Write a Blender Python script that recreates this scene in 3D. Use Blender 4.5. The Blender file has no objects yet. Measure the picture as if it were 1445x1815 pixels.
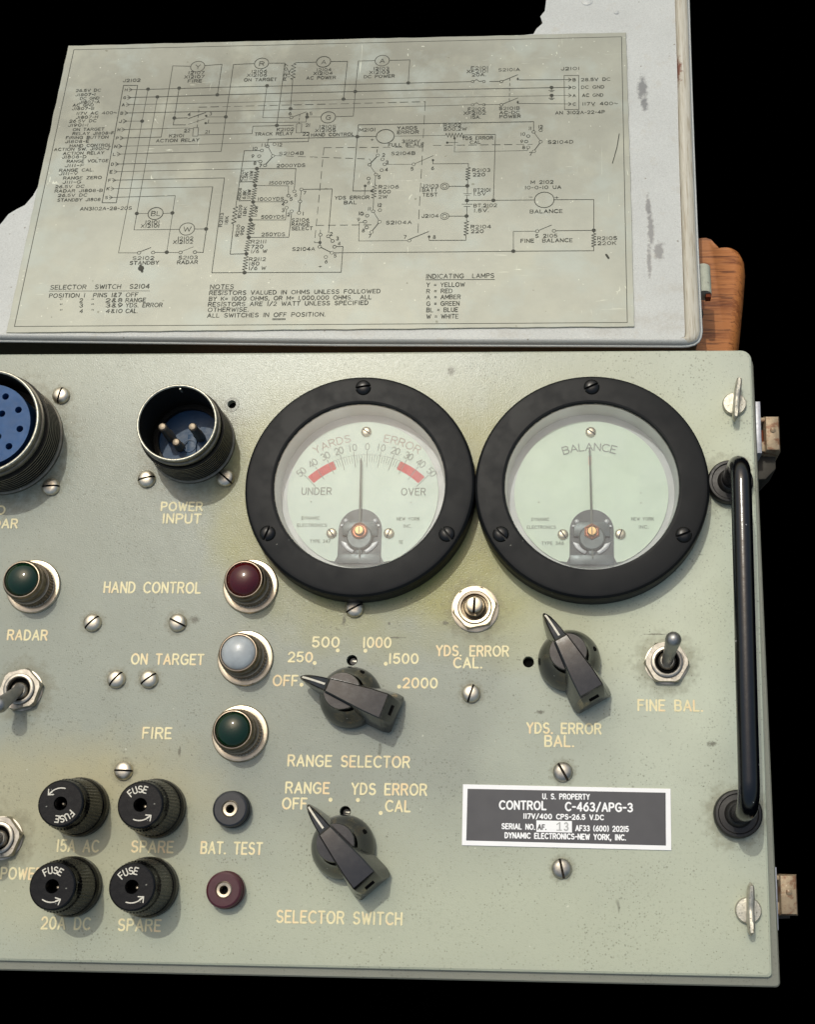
import bpy, bmesh, math, random
from mathutils import Vector, Matrix, Euler
import numpy as np
random.seed(7)
MM = 0.001
R = math.radians
sc = bpy.context.scene
C = sc.collection

# ------------------------------------------------------------------ camera
F_PX, CX, CY = 2187.0057, 855.3631, 1066.7846          # focal length and principal point, in photo pixels
def _rot(a, b, c):
    Rx = np.array([[1, 0, 0], [0, math.cos(a), -math.sin(a)], [0, math.sin(a), math.cos(a)]])
    Ry = np.array([[math.cos(b), 0, math.sin(b)], [0, 1, 0], [-math.sin(b), 0, math.cos(b)]])
    Rz = np.array([[math.cos(c), -math.sin(c), 0], [math.sin(c), math.cos(c), 0], [0, 0, 1]])
    return Rz @ Ry @ Rx
RC = _rot(-0.2332597, 0.0546679, 0.0066744) @ np.diag([1, -1, -1.])
CAM = -RC.T @ np.array([-46.7254474, -42.5404472, 474.907075])
cam = bpy.data.cameras.new('camera'); co = bpy.data.objects.new('camera', cam); C.objects.link(co)
m = Matrix([[RC[0][i], -RC[1][i], -RC[2][i], CAM[i] * MM] for i in range(3)] + [[0, 0, 0, 1]])
co.matrix_world = m
cam.sensor_fit = 'HORIZONTAL'; cam.sensor_width = 36
cam.lens = F_PX / 1445 * 36
cam.shift_x = -(CX - 722.5) / 1445
cam.shift_y = (CY - 907.5) / 1445
cam.clip_start = 0.01; cam.clip_end = 50
sc.camera = co
# ------------------------------------------------------------------ light
SUN = Vector((-0.20, 0.50, 1.0)).normalized()
w = bpy.data.worlds.new("World"); sc.world = w; w.use_nodes = True
nt = w.node_tree; bg = nt.nodes['Background']
sky = nt.nodes.new('ShaderNodeTexSky'); sky.sky_type = 'NISHITA'; sky.sun_disc = False
sky.sun_elevation = math.asin(SUN.z); sky.sun_rotation = math.atan2(SUN.x, SUN.y)
nt.links.new(sky.outputs[0], bg.inputs[0]); bg.inputs[1].default_value = 0.15
sky.air_density = 2.0; sky.dust_density = 6.0; sky.ozone_density = 1.1
sl = bpy.data.lights.new('sun', 'SUN'); sl.energy = 2.0; sl.angle = R(0.55); sl.color = (0.98, 0.985, 0.91)
so = bpy.data.objects.new('sun', sl); C.objects.link(so)
so.rotation_euler = SUN.to_track_quat('Z', 'Y').to_euler(); so.location = SUN * 2
sc.view_settings.view_transform = 'Standard'; sc.view_settings.look = 'None'
sc.view_settings.exposure = -0.55; sc.view_settings.gamma = 1
sc.cycles.max_bounces = 6; sc.cycles.transparent_max_bounces = 8

# ------------------------------------------------------------------ measured places
def at(px, py, z=0.0):
    """point of the front panel's plane (mm) seen at a photo pixel"""
    d = RC.T @ np.array([(px - CX) / F_PX, (py - CY) / F_PX, 1]); s = (z - CAM[2]) / d[2]
    p = CAM + s * d
    return (float(p[0]), float(p[1]))
LID_O = np.array([150.4408632, 134.7471529, -147.909939])
LID_R = (-0.1776372, -0.004086, 0.0027612)
LM = _rot(*LID_R)
def onlid(px, py, z=0.0):
    d = LM.T @ (RC.T @ np.array([(px - CX) / F_PX, (py - CY) / F_PX, 1])); c = LM.T @ (CAM - LID_O)
    s = (z - c[2]) / d[2]; p = c + s * d
    return (float(p[0]), float(p[1]))

# ------------------------------------------------------------------ colours and materials
def lin(r, g, b):
    f = lambda v: (v / 255 / 12.92) if v / 255 <= 0.04045 else ((v / 255 + 0.055) / 1.055) ** 2.4
    return (f(r), f(g), f(b), 1)
class Mat:
    def __init__(s, name, col, rough=0.5, metal=0.0, spec=0.5, scale=1000):
        s.m = bpy.data.materials.new(name); s.m.use_nodes = True; s.t = s.m.node_tree; s.n = s.t.nodes
        s.p = s.n['Principled BSDF']; s.col = None
        s.tc = s.n.new('ShaderNodeTexCoord'); s.mp = s.n.new('ShaderNodeMapping'); s.mp.inputs['Scale'].default_value = (scale,) * 3
        s.t.links.new(s.tc.outputs['Object'], s.mp.inputs[0]); s.co = s.mp.outputs[0]
        rgb = s.n.new('ShaderNodeRGB'); rgb.outputs[0].default_value = col; s.c = rgb.outputs[0]
        rv = s.n.new('ShaderNodeValue'); rv.outputs[0].default_value = rough; s.r = rv.outputs[0]
        mv = s.n.new('ShaderNodeValue'); mv.outputs[0].default_value = metal; s.me = mv.outputs[0]
        s.p.inputs['Specular IOR Level'].default_value = spec; s.bumpn = None
    def L(s, a, b): s.t.links.new(a, b)
    def math(s, op, a, b=None, clamp=False):
        n = s.n.new('ShaderNodeMath'); n.operation = op; n.use_clamp = clamp
        for i, v in enumerate((a, b)):
            if v is None: continue
            if isinstance(v, (int, float)): n.inputs[i].default_value = v
            else: s.L(v, n.inputs[i])
        return n.outputs[0]
    def ramp(s, v, lo, hi, a=0.0, b=1.0):
        n = s.n.new('ShaderNodeMapRange'); n.inputs[1].default_value = lo; n.inputs[2].default_value = hi
        n.inputs[3].default_value = a; n.inputs[4].default_value = b; s.L(v, n.inputs[0]); return n.outputs[0]
    def noise(s, freq, detail=3, rough=0.55, stretch=None, off=0.0, dist=0.0):
        co = s.co
        if stretch or off:
            mp = s.n.new('ShaderNodeMapping'); mp.inputs['Scale'].default_value = stretch or (1, 1, 1)
            mp.inputs['Location'].default_value = (off, off * .7, off * .3); s.L(co, mp.inputs[0]); co = mp.outputs[0]
        n = s.n.new('ShaderNodeTexNoise'); n.inputs['Scale'].default_value = freq; n.inputs['Detail'].default_value = detail
        n.inputs['Roughness'].default_value = rough; n.inputs['Distortion'].default_value = dist; s.L(co, n.inputs['Vector']); return n.outputs[0]
    def dots(s, freq, size, keep, off=0.0, warp=0.0, stretch=None):
        """mask of scattered small specks; keep = share of cells with a speck"""
        co = s.co
        mp = s.n.new('ShaderNodeMapping'); mp.inputs['Location'].default_value = (off,) * 3; mp.inputs['Scale'].default_value = stretch or (1, 1, 1)
        s.L(co, mp.inputs[0]); co = mp.outputs[0]
        if warp:
            nn = s.n.new('ShaderNodeTexNoise'); nn.inputs['Scale'].default_value = freq * 3; s.L(co, nn.inputs['Vector'])
            vm = s.n.new('ShaderNodeVectorMath'); vm.operation = 'MULTIPLY_ADD'; s.L(nn.outputs[1], vm.inputs[0])
            vm.inputs[1].default_value = (warp,) * 3; s.L(co, vm.inputs[2]); co = vm.outputs[0]
        v = s.n.new('ShaderNodeTexVoronoi'); v.inputs['Scale'].default_value = freq; s.L(co, v.inputs['Vector'])
        sp = s.n.new('ShaderNodeSeparateColor'); s.L(v.outputs['Color'], sp.inputs[0])
        k = s.math('LESS_THAN', sp.outputs[0], keep)
        sz = s.ramp(sp.outputs[1], 0, 1, size * .35, size)
        d = s.math('SUBTRACT', sz, v.outputs['Distance']); d = s.ramp(d, 0, size * .3)
        return s.math('MULTIPLY', k, d, True)
    def ell(s, x, y, rx, ry, soft=0.5, wob=0.35, freq=.25):
        """mask: an irregular ellipse at a place on the surface (mm)"""
        sp = s.n.new('ShaderNodeSeparateXYZ'); s.L(s.co, sp.inputs[0])
        dx = s.math('DIVIDE', s.math('SUBTRACT', sp.outputs[0], x), rx); dy = s.math('DIVIDE', s.math('SUBTRACT', sp.outputs[1], y), ry)
        d = s.math('SQRT', s.math('ADD', s.math('MULTIPLY', dx, dx), s.math('MULTIPLY', dy, dy)))
        n = s.noise(freq, 2, .6, off=x); d = s.math('ADD', d, s.math('MULTIPLY', s.math('SUBTRACT', n, .5), wob * 4))
        return s.ramp(d, 1 + soft, 1 - soft)
    def mix(s, mask, col, amount=1.0):
        if amount != 1.0: mask = s.math('MULTIPLY', mask, amount)
        n = s.n.new('ShaderNodeMix'); n.data_type = 'RGBA'; n.clamp_factor = True
        s.L(mask, n.inputs['Factor']); s.L(s.c, n.inputs['A']); n.inputs['B'].default_value = col; s.c = n.outputs['Result']; return s
    def vary(s, field, lo, hi):
        n = s.n.new('ShaderNodeMix'); n.data_type = 'RGBA'; n.blend_type = 'MULTIPLY'; n.inputs['Factor'].default_value = 1
        v = s.ramp(field, .3, .7, lo, hi); cc = s.n.new('ShaderNodeCombineColor')
        for i in range(3): s.L(v, cc.inputs[i])
        s.L(s.c, n.inputs['A']); s.L(cc.outputs[0], n.inputs['B']); s.c = n.outputs['Result']; return s
    def rmix(s, mask, val, which='r'):
        n = s.n.new('ShaderNodeMix'); s.L(mask, n.inputs['Factor']); s.L(getattr(s, which), n.inputs['A']); n.inputs['B'].default_value = val
        setattr(s, which, n.outputs['Result']); return s
    def bump(s, field, strength=.2, dist=.0001):
        b = s.n.new('ShaderNodeBump'); b.inputs['Strength'].default_value = strength; b.inputs['Distance'].default_value = dist
        s.L(field, b.inputs['Height'])
        if s.bumpn: s.L(s.bumpn, b.inputs['Normal'])
        s.bumpn = b.outputs[0]; return s
    def done(s):
        s.L(s.c, s.p.inputs['Base Color']); s.L(s.r, s.p.inputs['Roughness']); s.L(s.me, s.p.inputs['Metallic'])
        if s.bumpn: s.L(s.bumpn, s.p.inputs['Normal'])
        return s.m

# --- grey-green panel paint
def panel_paint(name, stains_and_tones=True, base=(147, 152, 140)):
    a = Mat(name, lin(*base), .5, 0, .35)
    a.vary(a.noise(.018, 4), .93, 1.06).vary(a.noise(.16, 5, .6, off=30), .97, 1.03)
    if stains_and_tones:
        yel = lin(150, 146, 82)
        for x, y, rx, ry, am in ((MX1, MY, 51, 52, .8), (MX2, MY, 51, 52, .8), (46, -36, 30, 16, .85), (-44, -5, 12, 34, .35), (136, -10, 12, 50, .55), (90, -58, 60, 12, .35)):
            a.mix(a.ell(x, y, rx, ry, .32, .16, .05), yel, min(1, am * 1.12))
        for x, y, rx, ry in ((-118, -118, 34, 20), (-80, -122, 30, 24), (-108, -150, 30, 16), (-75, -150, 20, 14)):
            a.mix(a.ell(x, y, rx, ry, .4, .16, .09), lin(176, 166, 122), .5)
        a.mix(a.ell(125, -20, 45, 130, .8, .25, .03), lin(200, 207, 186), .95)  # broad paler tones at the right side, bottom and top of the panel
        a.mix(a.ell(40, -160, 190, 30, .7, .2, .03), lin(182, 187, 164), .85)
        a.mix(a.ell(0, 52, 160, 14, .8, .2, .03), lin(178, 182, 166), .7)
        a.mix(a.noise(.09, 5, .65, off=77), lin(150, 152, 130), .22)
    dk = lin(70, 68, 52)
    if stains_and_tones:
        for px, py, rr in ((1181, 1177, 11), (842, 1081, 11), (41, 1224, 11), (5, 1487, 11), (342, 790, 20), (12, 786, 26), (1293, 860, 11), (1307, 1446, 11)):
            x, y = at(px, py); a.mix(a.ell(x, y, rr, rr, .22, .3, .35), lin(104, 98, 72), .42)
        for px, py in ((109, 702), (91, 864), (260, 850), (400, 848), (164, 1104), (315, 1104), (207, 1204), (264, 1204), (219, 1366), (629, 1079), (835, 1229), (998, 1368), (996, 1539)):
            x, y = at(px, py); a.mix(a.ell(x, y, 4.6, 4.6, .2, .3, .6), lin(96, 92, 72), .4)
        for px, py, rx, ry in ((1166, 1124, 4, .25), (800, 658, 1.5, 1.6), (345, 1098, 1.6, 1.2), (318, 1332, .5, 1.5), (958, 1262, 1.4, .6), (845, 1102, .9, .9), (790, 1104, 1.1, .7), (242, 1575, .3, 9), (700, 1130, 3, .3), (610, 1100, .6, 1.4), (1262, 1318, 1.6, .8), (690, 1105, .5, .5)):
            x, y = at(px, py); a.mix(a.ell(x, y, rx, ry, .4, .5, 1.2), lin(66, 62, 46), .7)
    a.mix(a.dots(1.3, .42, .22, 3.1, .5), dk, .38)
    a.mix(a.dots(.6, .22, .1, 9.7, 1.1), dk, .5)
    a.mix(a.dots(.16, .07, .12, 21.0, 2.2), dk, .6)
    a.mix(a.dots(.07, .07, .3, 61.0, 4, (1, .35, 1)), dk, .45)
    a.mix(a.dots(.05, .07, .3, 51.0, 5, (1, 4, 1)), lin(100, 98, 80), .4)
    a.mix(a.math('MULTIPLY', a.dots(1.0, .5, .5, 71.0, .5), a.ramp(a.noise(.06, 4, off=90), .5, .62)), dk, .38)
    a.mix(a.dots(.3, .13, .05, 33.0, .8), lin(215, 214, 196), .5)
    a.mix(a.ramp(a.noise(.9, 2, .7, off=12), .56, .75), lin(120, 120, 98), .22)
    a.rmix(a.ramp(a.noise(.05, 4, off=8), .4, .7, 0, .6), .55)
    a.bump(a.noise(1.9, 2, .6), .5, .00014).bump(a.noise(.12, 2), .2, .0003)
    m_ = a.done(); a.p.inputs['Coat Weight'].default_value = .4; a.p.inputs['Coat Roughness'].default_value = .2; a.L(a.bumpn, a.p.inputs['Coat Normal'])
    return m_
MX1, MY = at(636.5, 858, 10)
MX2 = at(1049.3, 858, 10)[0]
M = {}
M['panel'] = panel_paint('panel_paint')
M['case'] = panel_paint('case_paint', False, (122, 124, 112))
a = Mat('white_paint', lin(188, 191, 188), .42, 0, .5)
a.vary(a.noise(.02, 4), .93, 1.05).vary(a.noise(1.4, 3, .7, off=6), .86, 1.1).mix(a.dots(1.1, .34, .35, 4, .6), lin(140, 138, 130), .5).mix(a.dots(.25, .16, .22, 14, 1.0), lin(110, 100, 84), .7)
a.mix(a.ramp(a.noise(.07, 6, .7), .58, .68), lin(176, 172, 160), .45)
for x, y, rx, ry in ((-26, 172, 3.6, 10), (-25, 160, 2.8, 5), (-24, 70, 2.4, 14), (-25, 86, 2, 8), (-25.5, 48, 1.6, 12), (-20, 55, 4, 6)):
    mk = a.ell(x, y, rx * .7, ry * .85, .35, .45, .45); a.mix(mk, lin(112, 114, 116), .75); a.rmix(mk, .9, 'me'); a.rmix(mk, .3)
for x, y in ((-13, 30), (-15, 12), (-17, 5), (-30, 10), (-50, 3), (-100, 2), (-180, 4), (-260, 3)):
    a.mix(a.ell(x, y, 7, 2.5, .8, .9, .4), lin(150, 140, 122), .22)
a.bump(a.noise(1.6, 3, .65), .35, .00018)
M['white'] = a.done()
a = Mat('cream_trim', lin(186, 182, 168), .5, 0, .4)
a.mix(a.ramp(a.noise(.9, 5, .65, (1, .05, 1)), .5, .6), lin(146, 132, 108), .55).mix(a.ramp(a.noise(1.1, 4, .65, (1, .04, 1), 44), .54, .62), lin(206, 204, 194), .5).mix(a.dots(.2, .2, .16, 3, 1.4, (1, .5, 1)), lin(84, 44, 28), .9)
a.mix(a.ell(-6.5, 185, 3, 9, .4, .7, .4), lin(110, 52, 30), .9)
a.bump(a.noise(.6, 3, .6, (1, .2, 1)), .3, .0003)
M['cream'] = a.done()
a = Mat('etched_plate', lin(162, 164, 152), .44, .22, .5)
a.mix(a.ell(-235, 165, 150, 62, .75, .35, .02), lin(118, 118, 106), .8)  # dark reflection in the upper middle, painted into the plate's colour
a.vary(a.noise(.014, 4), .92, 1.08).vary(a.noise(.1, 6, .65, off=5), .95, 1.05).mix(a.ramp(a.noise(.035, 5, .6, off=3), .5, .66), lin(166, 176, 170), .45)
a.mix(a.ramp(a.noise(.03, 4, .6, off=63), .54, .7), lin(176, 177, 160), .35)
a.mix(a.dots(.12, .12, .3, 5, 2.0), lin(110, 110, 94), .7).mix(a.dots(.4, .2, .1, 8, .8), lin(214, 216, 200), .7).mix(a.dots(.05, .06, .5, 18, 4, (1, 3, 1)), lin(210, 214, 196), .6)
for k, (fr, st, of) in enumerate(((.05, (1, .05, 1), 2), (.05, (.06, 1, 1), 9), (.07, (.3, .1, 1), 17))):
    v = a.noise(fr * 14, 2, .5, st, of, 1.5); a.mix(a.math('MULTIPLY', a.ramp(v, .715, .75), a.ramp(a.noise(.03, 2, off=of + 3), .5, .6)), lin(222, 226, 208), .55)
a.bump(a.noise(.25, 3), .12, .0003)
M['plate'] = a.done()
def simple(name, col, rough=.5, metal=0, spec=.5, var=(.9, 1.1), f=.3, speck=None, bump=0, coat=0):
    a = Mat(name, col, rough, metal, spec); a.vary(a.noise(f, 4), *var)
    if speck: a.mix(a.dots(speck[0], speck[1], speck[2], 3, .8), speck[3], .8)
    a.rmix(a.ramp(a.noise(f * 2.3, 4, off=9), .4, .7, 0, .5), min(1, rough + .2))
    if bump: a.bump(a.noise(1.5, 3), bump, .0001)
    m = a.done()
    if coat: a.p.inputs['Coat Weight'].default_value = coat; a.p.inputs['Coat Roughness'].default_value = .03
    return m
dust = lin(150, 150, 140)
M['bakelite'] = simple('meter_bakelite', lin(14, 16, 18), .48, 0, .22, (.94, 1.1), .05, (.45, .12, .05, dust), 0)
M['knob'] = simple('knob_phenolic', lin(17, 18, 21), .15, 0, .9, (.8, 1.2), .2, (.5, .16, .08, dust), .1)
M['fuse'] = simple('fuse_phenolic', lin(8, 8, 9), .24, 0, .3, (.75, 1.25), .25, (.6, .2, .07, dust), .15)
M['jack_black'] = simple('jack_black', lin(36, 38, 42), .3, 0, .55)
M['jack_red'] = simple('jack_maroon', lin(70, 27, 36), .3, 0, .55)
M['nickel_shaded'] = simple('nickel_shaded', lin(128, 116, 96), .34, 1, .5, (.6, 1.15), .5, (.8, .3, .3, lin(70, 58, 42)), .3)  # dark reflections and recess shade put into the nickel's colour
M['slot'] = simple('dark_slot', lin(44, 38, 30), .7, .2, .3)  # slot faces are darker than the screw head
M['nickel'] = simple('nickel_plate', lin(204, 192, 170), .34, 1, .5, (.8, 1.08), .25, (.5, .22, .16, lin(112, 96, 76)), .15)
M['steel'] = simple('dull_steel', lin(186, 180, 168), .38, 1, .5, (.7, 1.1), .5, (.8, .25, .2, lin(100, 88, 70)), .2)
M['lever'] = simple('lever_steel', lin(160, 160, 158), .42, 1, .5, (.8, 1.1), .3)
M['zinc'] = simple('zinc_casting', lin(196, 192, 178), .45, .75, .5, (.75, 1.1), .5, (1.0, .4, .4, lin(104, 98, 82)), 1.0)
M['brass'] = simple('brass', lin(190, 156, 110), .4, 1, .5)
M['copper'] = simple('copper', lin(172, 112, 88), .42, 1, .5)
M['pin'] = simple('contact_pin', lin(150, 138, 120), .45, .7, .5)
M['shell'] = simple('connector_shell', lin(122, 118, 106), .42, .7, .5, (.7, 1.2), .3, (.6, .3, .2, lin(170, 166, 150)), .2)
M['shell_in'] = simple('connector_inside', lin(34, 32, 26), .5, .5, .4)
M['rim'] = simple('bright_rim', lin(188, 186, 172), .38, .9, .5, (.6, 1.1), .8, (.9, .3, .25, lin(90, 84, 70)), .3)
M['blue'] = simple('blue_insert', lin(36, 78, 124), .45, 0, .3, (.85, 1.12), .2, (.3, .12, .12, lin(150, 170, 190)), .1)
M['blue2'] = simple('dark_blue_insert', lin(34, 68, 100), .4, 0, .35, (.8, 1.15), .2, (.5, .16, .12, lin(140, 160, 180)), .15)
M['handle'] = simple('black_enamel', lin(7, 9, 14), .13, 0, .7, (.7, 1.3), .3, (.45, .2, .05, lin(190, 190, 190)), .18)
M['collar'] = simple('handle_collar', lin(34, 32, 30), .42, .1, .5, (.8, 1.2), .3, (.6, .2, .08, lin(130, 125, 115)), .2)
M['dark'] = simple('inside_black', lin(6, 6, 6), .8, 0, .1)
M['screw_black'] = simple('black_screw', lin(16, 16, 16), .28, .2, .5)
M['letter'] = None
a = Mat('cream_lettering', lin(234, 223, 178), .5, 0, .35)
a.vary(a.noise(.35, 4), .9, 1.08).mix(a.ramp(a.noise(.8, 4, .7, off=4), .57, .63), lin(196, 190, 154), .6).mix(a.ramp(a.noise(.12, 3, off=40), .5, .62), lin(240, 206, 160), .6)
M['letter'] = a.done()
M['white_ink'] = simple('white_engraving', lin(214, 210, 196), .5, 0, .3, (.85, 1.05), .8)
M['ink'] = simple('schematic_ink', lin(56, 58, 50), .5, 0, .3, (.75, 1.25), .35)
M['dial'] = simple('dial_face', lin(216, 229, 219), .5, 0, .3, (.97, 1.03), .1, (.18, .08, .06, lin(120, 120, 104)))
M['dial2'] = simple('dial_face_green', lin(214, 228, 212), .5, 0, .3, (.97, 1.03), .1, (.18, .08, .1, lin(120, 116, 96)))
M['well'] = simple('meter_well', lin(186, 188, 190), .45, .1, .5, (.92, 1.06), .08)
M['dial_ink'] = simple('dial_ink', lin(138, 144, 138), .6, 0, .2)
M['dial_small'] = simple('dial_small_ink', lin(140, 150, 138), .6, 0, .2)
M['dial_red'] = simple('dial_red', lin(214, 84, 92), .6, 0, .2, (.9, 1.1), .8)
M['needle'] = simple('needle', lin(92, 96, 92), .5, .1, .3)
M['movement'] = simple('movement_grey', lin(84, 92, 96), .35, .4, .5, (.7, 1.2), .3)
M['movement_dark'] = simple('movement_dark', lin(50, 56, 62), .4, .3, .5)
M['tag_black'] = simple('nameplate_black', lin(80, 79, 81), .5, 0, .4, (.95, 1.05), .1)
M['tag_white'] = simple('nameplate_white', lin(243, 243, 242), .45, 0, .4, (.97, 1.02), .1)
M['ghost'] = simple('stamped_number', lin(180, 180, 178), .5, 0, .3)
a = Mat('latch_steel', lin(160, 142, 116), .5, .25, .4)
a.vary(a.noise(.5, 5), .85, 1.1).mix(a.dots(.6, .3, .3, 2, .7), lin(206, 190, 166), .6).mix(a.ramp(a.noise(.35, 5, .6, off=20), .5, .62), lin(116, 72, 46), .75)
a.bump(a.noise(.9, 3), .4, .0002); M['latch'] = a.done()
M['latch_dark'] = simple('latch_dark', lin(64, 60, 52), .6, .2, .4)
M['catch'] = simple('catch_paint', lin(176, 180, 164), .5, 0, .4, (.85, 1.1), .3, (.4, .2, .1, lin(70, 60, 40)), .3)
M['rust'] = simple('rust', lin(110, 50, 24), .8, 0, .3, (.6, 1.3), .5)
M['enamel_grey'] = simple('strike_plate', lin(168, 170, 176), .4, .4, .5, (.85, 1.1), .5, (.6, .25, .1, lin(90, 88, 84)))
# wood
a = Mat('oak', lin(176, 112, 62), .42, 0, .4)
g = a.noise(.16, 6, .62, (.08, 1, 1), 0, .6); a.mix(a.ramp(g, .5, .62), lin(120, 66, 34), .85)
g2 = a.noise(.55, 5, .6, (.07, 1, 1), 7, .3); a.mix(a.ramp(g2, .55, .66), lin(78, 40, 22), .8)
g3 = a.noise(1.4, 3, .6, (.06, 1, 1), 17, .3); a.mix(a.ramp(g3, .5, .7), lin(196, 136, 86), .45)
a.bump(g2, .4, .0005); M['wood'] = a.done()
a = Mat('black_cloth', (0, 0, 0, 1), 1, 0, 0); M['black'] = a.done(); a.p.inputs['Specular IOR Level'].default_value = 0
# glass lens of the meters: clear sheet with a real reflection
gm = bpy.data.materials.new('meter_glass'); gm.use_nodes = True; t = gm.node_tree; t.nodes.remove(t.nodes['Principled BSDF'])
tr = t.nodes.new('ShaderNodeBsdfTransparent'); gl = t.nodes.new('ShaderNodeBsdfGlossy'); fr = t.nodes.new('ShaderNodeFresnel'); mx = t.nodes.new('ShaderNodeMixShader')
tr.inputs[0].default_value = (.95, .97, .96, 1); gl.inputs['Roughness'].default_value = .04; fr.inputs[0].default_value = 1.6
t.links.new(fr.outputs[0], mx.inputs[0]); t.links.new(tr.outputs[0], mx.inputs[1]); t.links.new(gl.outputs[0], mx.inputs[2])
df = t.nodes.new('ShaderNodeBsdfDiffuse'); df.inputs[0].default_value = (.75, .8, .8, 1); m2 = t.nodes.new('ShaderNodeMixShader')
tcn = t.nodes.new('ShaderNodeTexCoord'); nz = t.nodes.new('ShaderNodeTexNoise'); nz.inputs['Scale'].default_value = 90; nz.inputs['Detail'].default_value = 6
mr = t.nodes.new('ShaderNodeMapRange'); mr.inputs[1].default_value = .35; mr.inputs[2].default_value = .75; mr.inputs[3].default_value = .03; mr.inputs[4].default_value = .13
t.links.new(tcn.outputs['Object'], nz.inputs['Vector']); t.links.new(nz.outputs[0], mr.inputs[0]); t.links.new(mr.outputs[0], m2.inputs[0])
t.links.new(mx.outputs[0], m2.inputs[1]); t.links.new(df.outputs[0], m2.inputs[2]); t.links.new(m2.outputs[0], t.nodes['Material Output'].inputs[0])
M['glass'] = gm
def lens_mat(name, col, trans=0.0, rough=.08, deep=None):
    a = Mat(name, col, rough, 0, .5)
    a.vary(a.noise(.25, 3), .85, 1.12); a.bump(a.noise(.35, 2), .12, .0004)
    m = a.done(); a.p.inputs['Coat Weight'].default_value = .25; a.p.inputs['Coat Roughness'].default_value = .04
    if trans: a.p.inputs['Subsurface Weight'].default_value = trans; a.p.inputs['Subsurface Radius'].default_value = (1, 1, 1); a.p.inputs['Subsurface Scale'].default_value = .002
    return m
M['lens_red'] = lens_mat('lens_red', lin(66, 1, 8), 0, .12)
M['lens_green'] = lens_mat('lens_green', lin(1, 36, 17), 0, .07)
M['lens_white'] = lens_mat('lens_white', lin(164, 170, 172), .3, .3)

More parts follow.
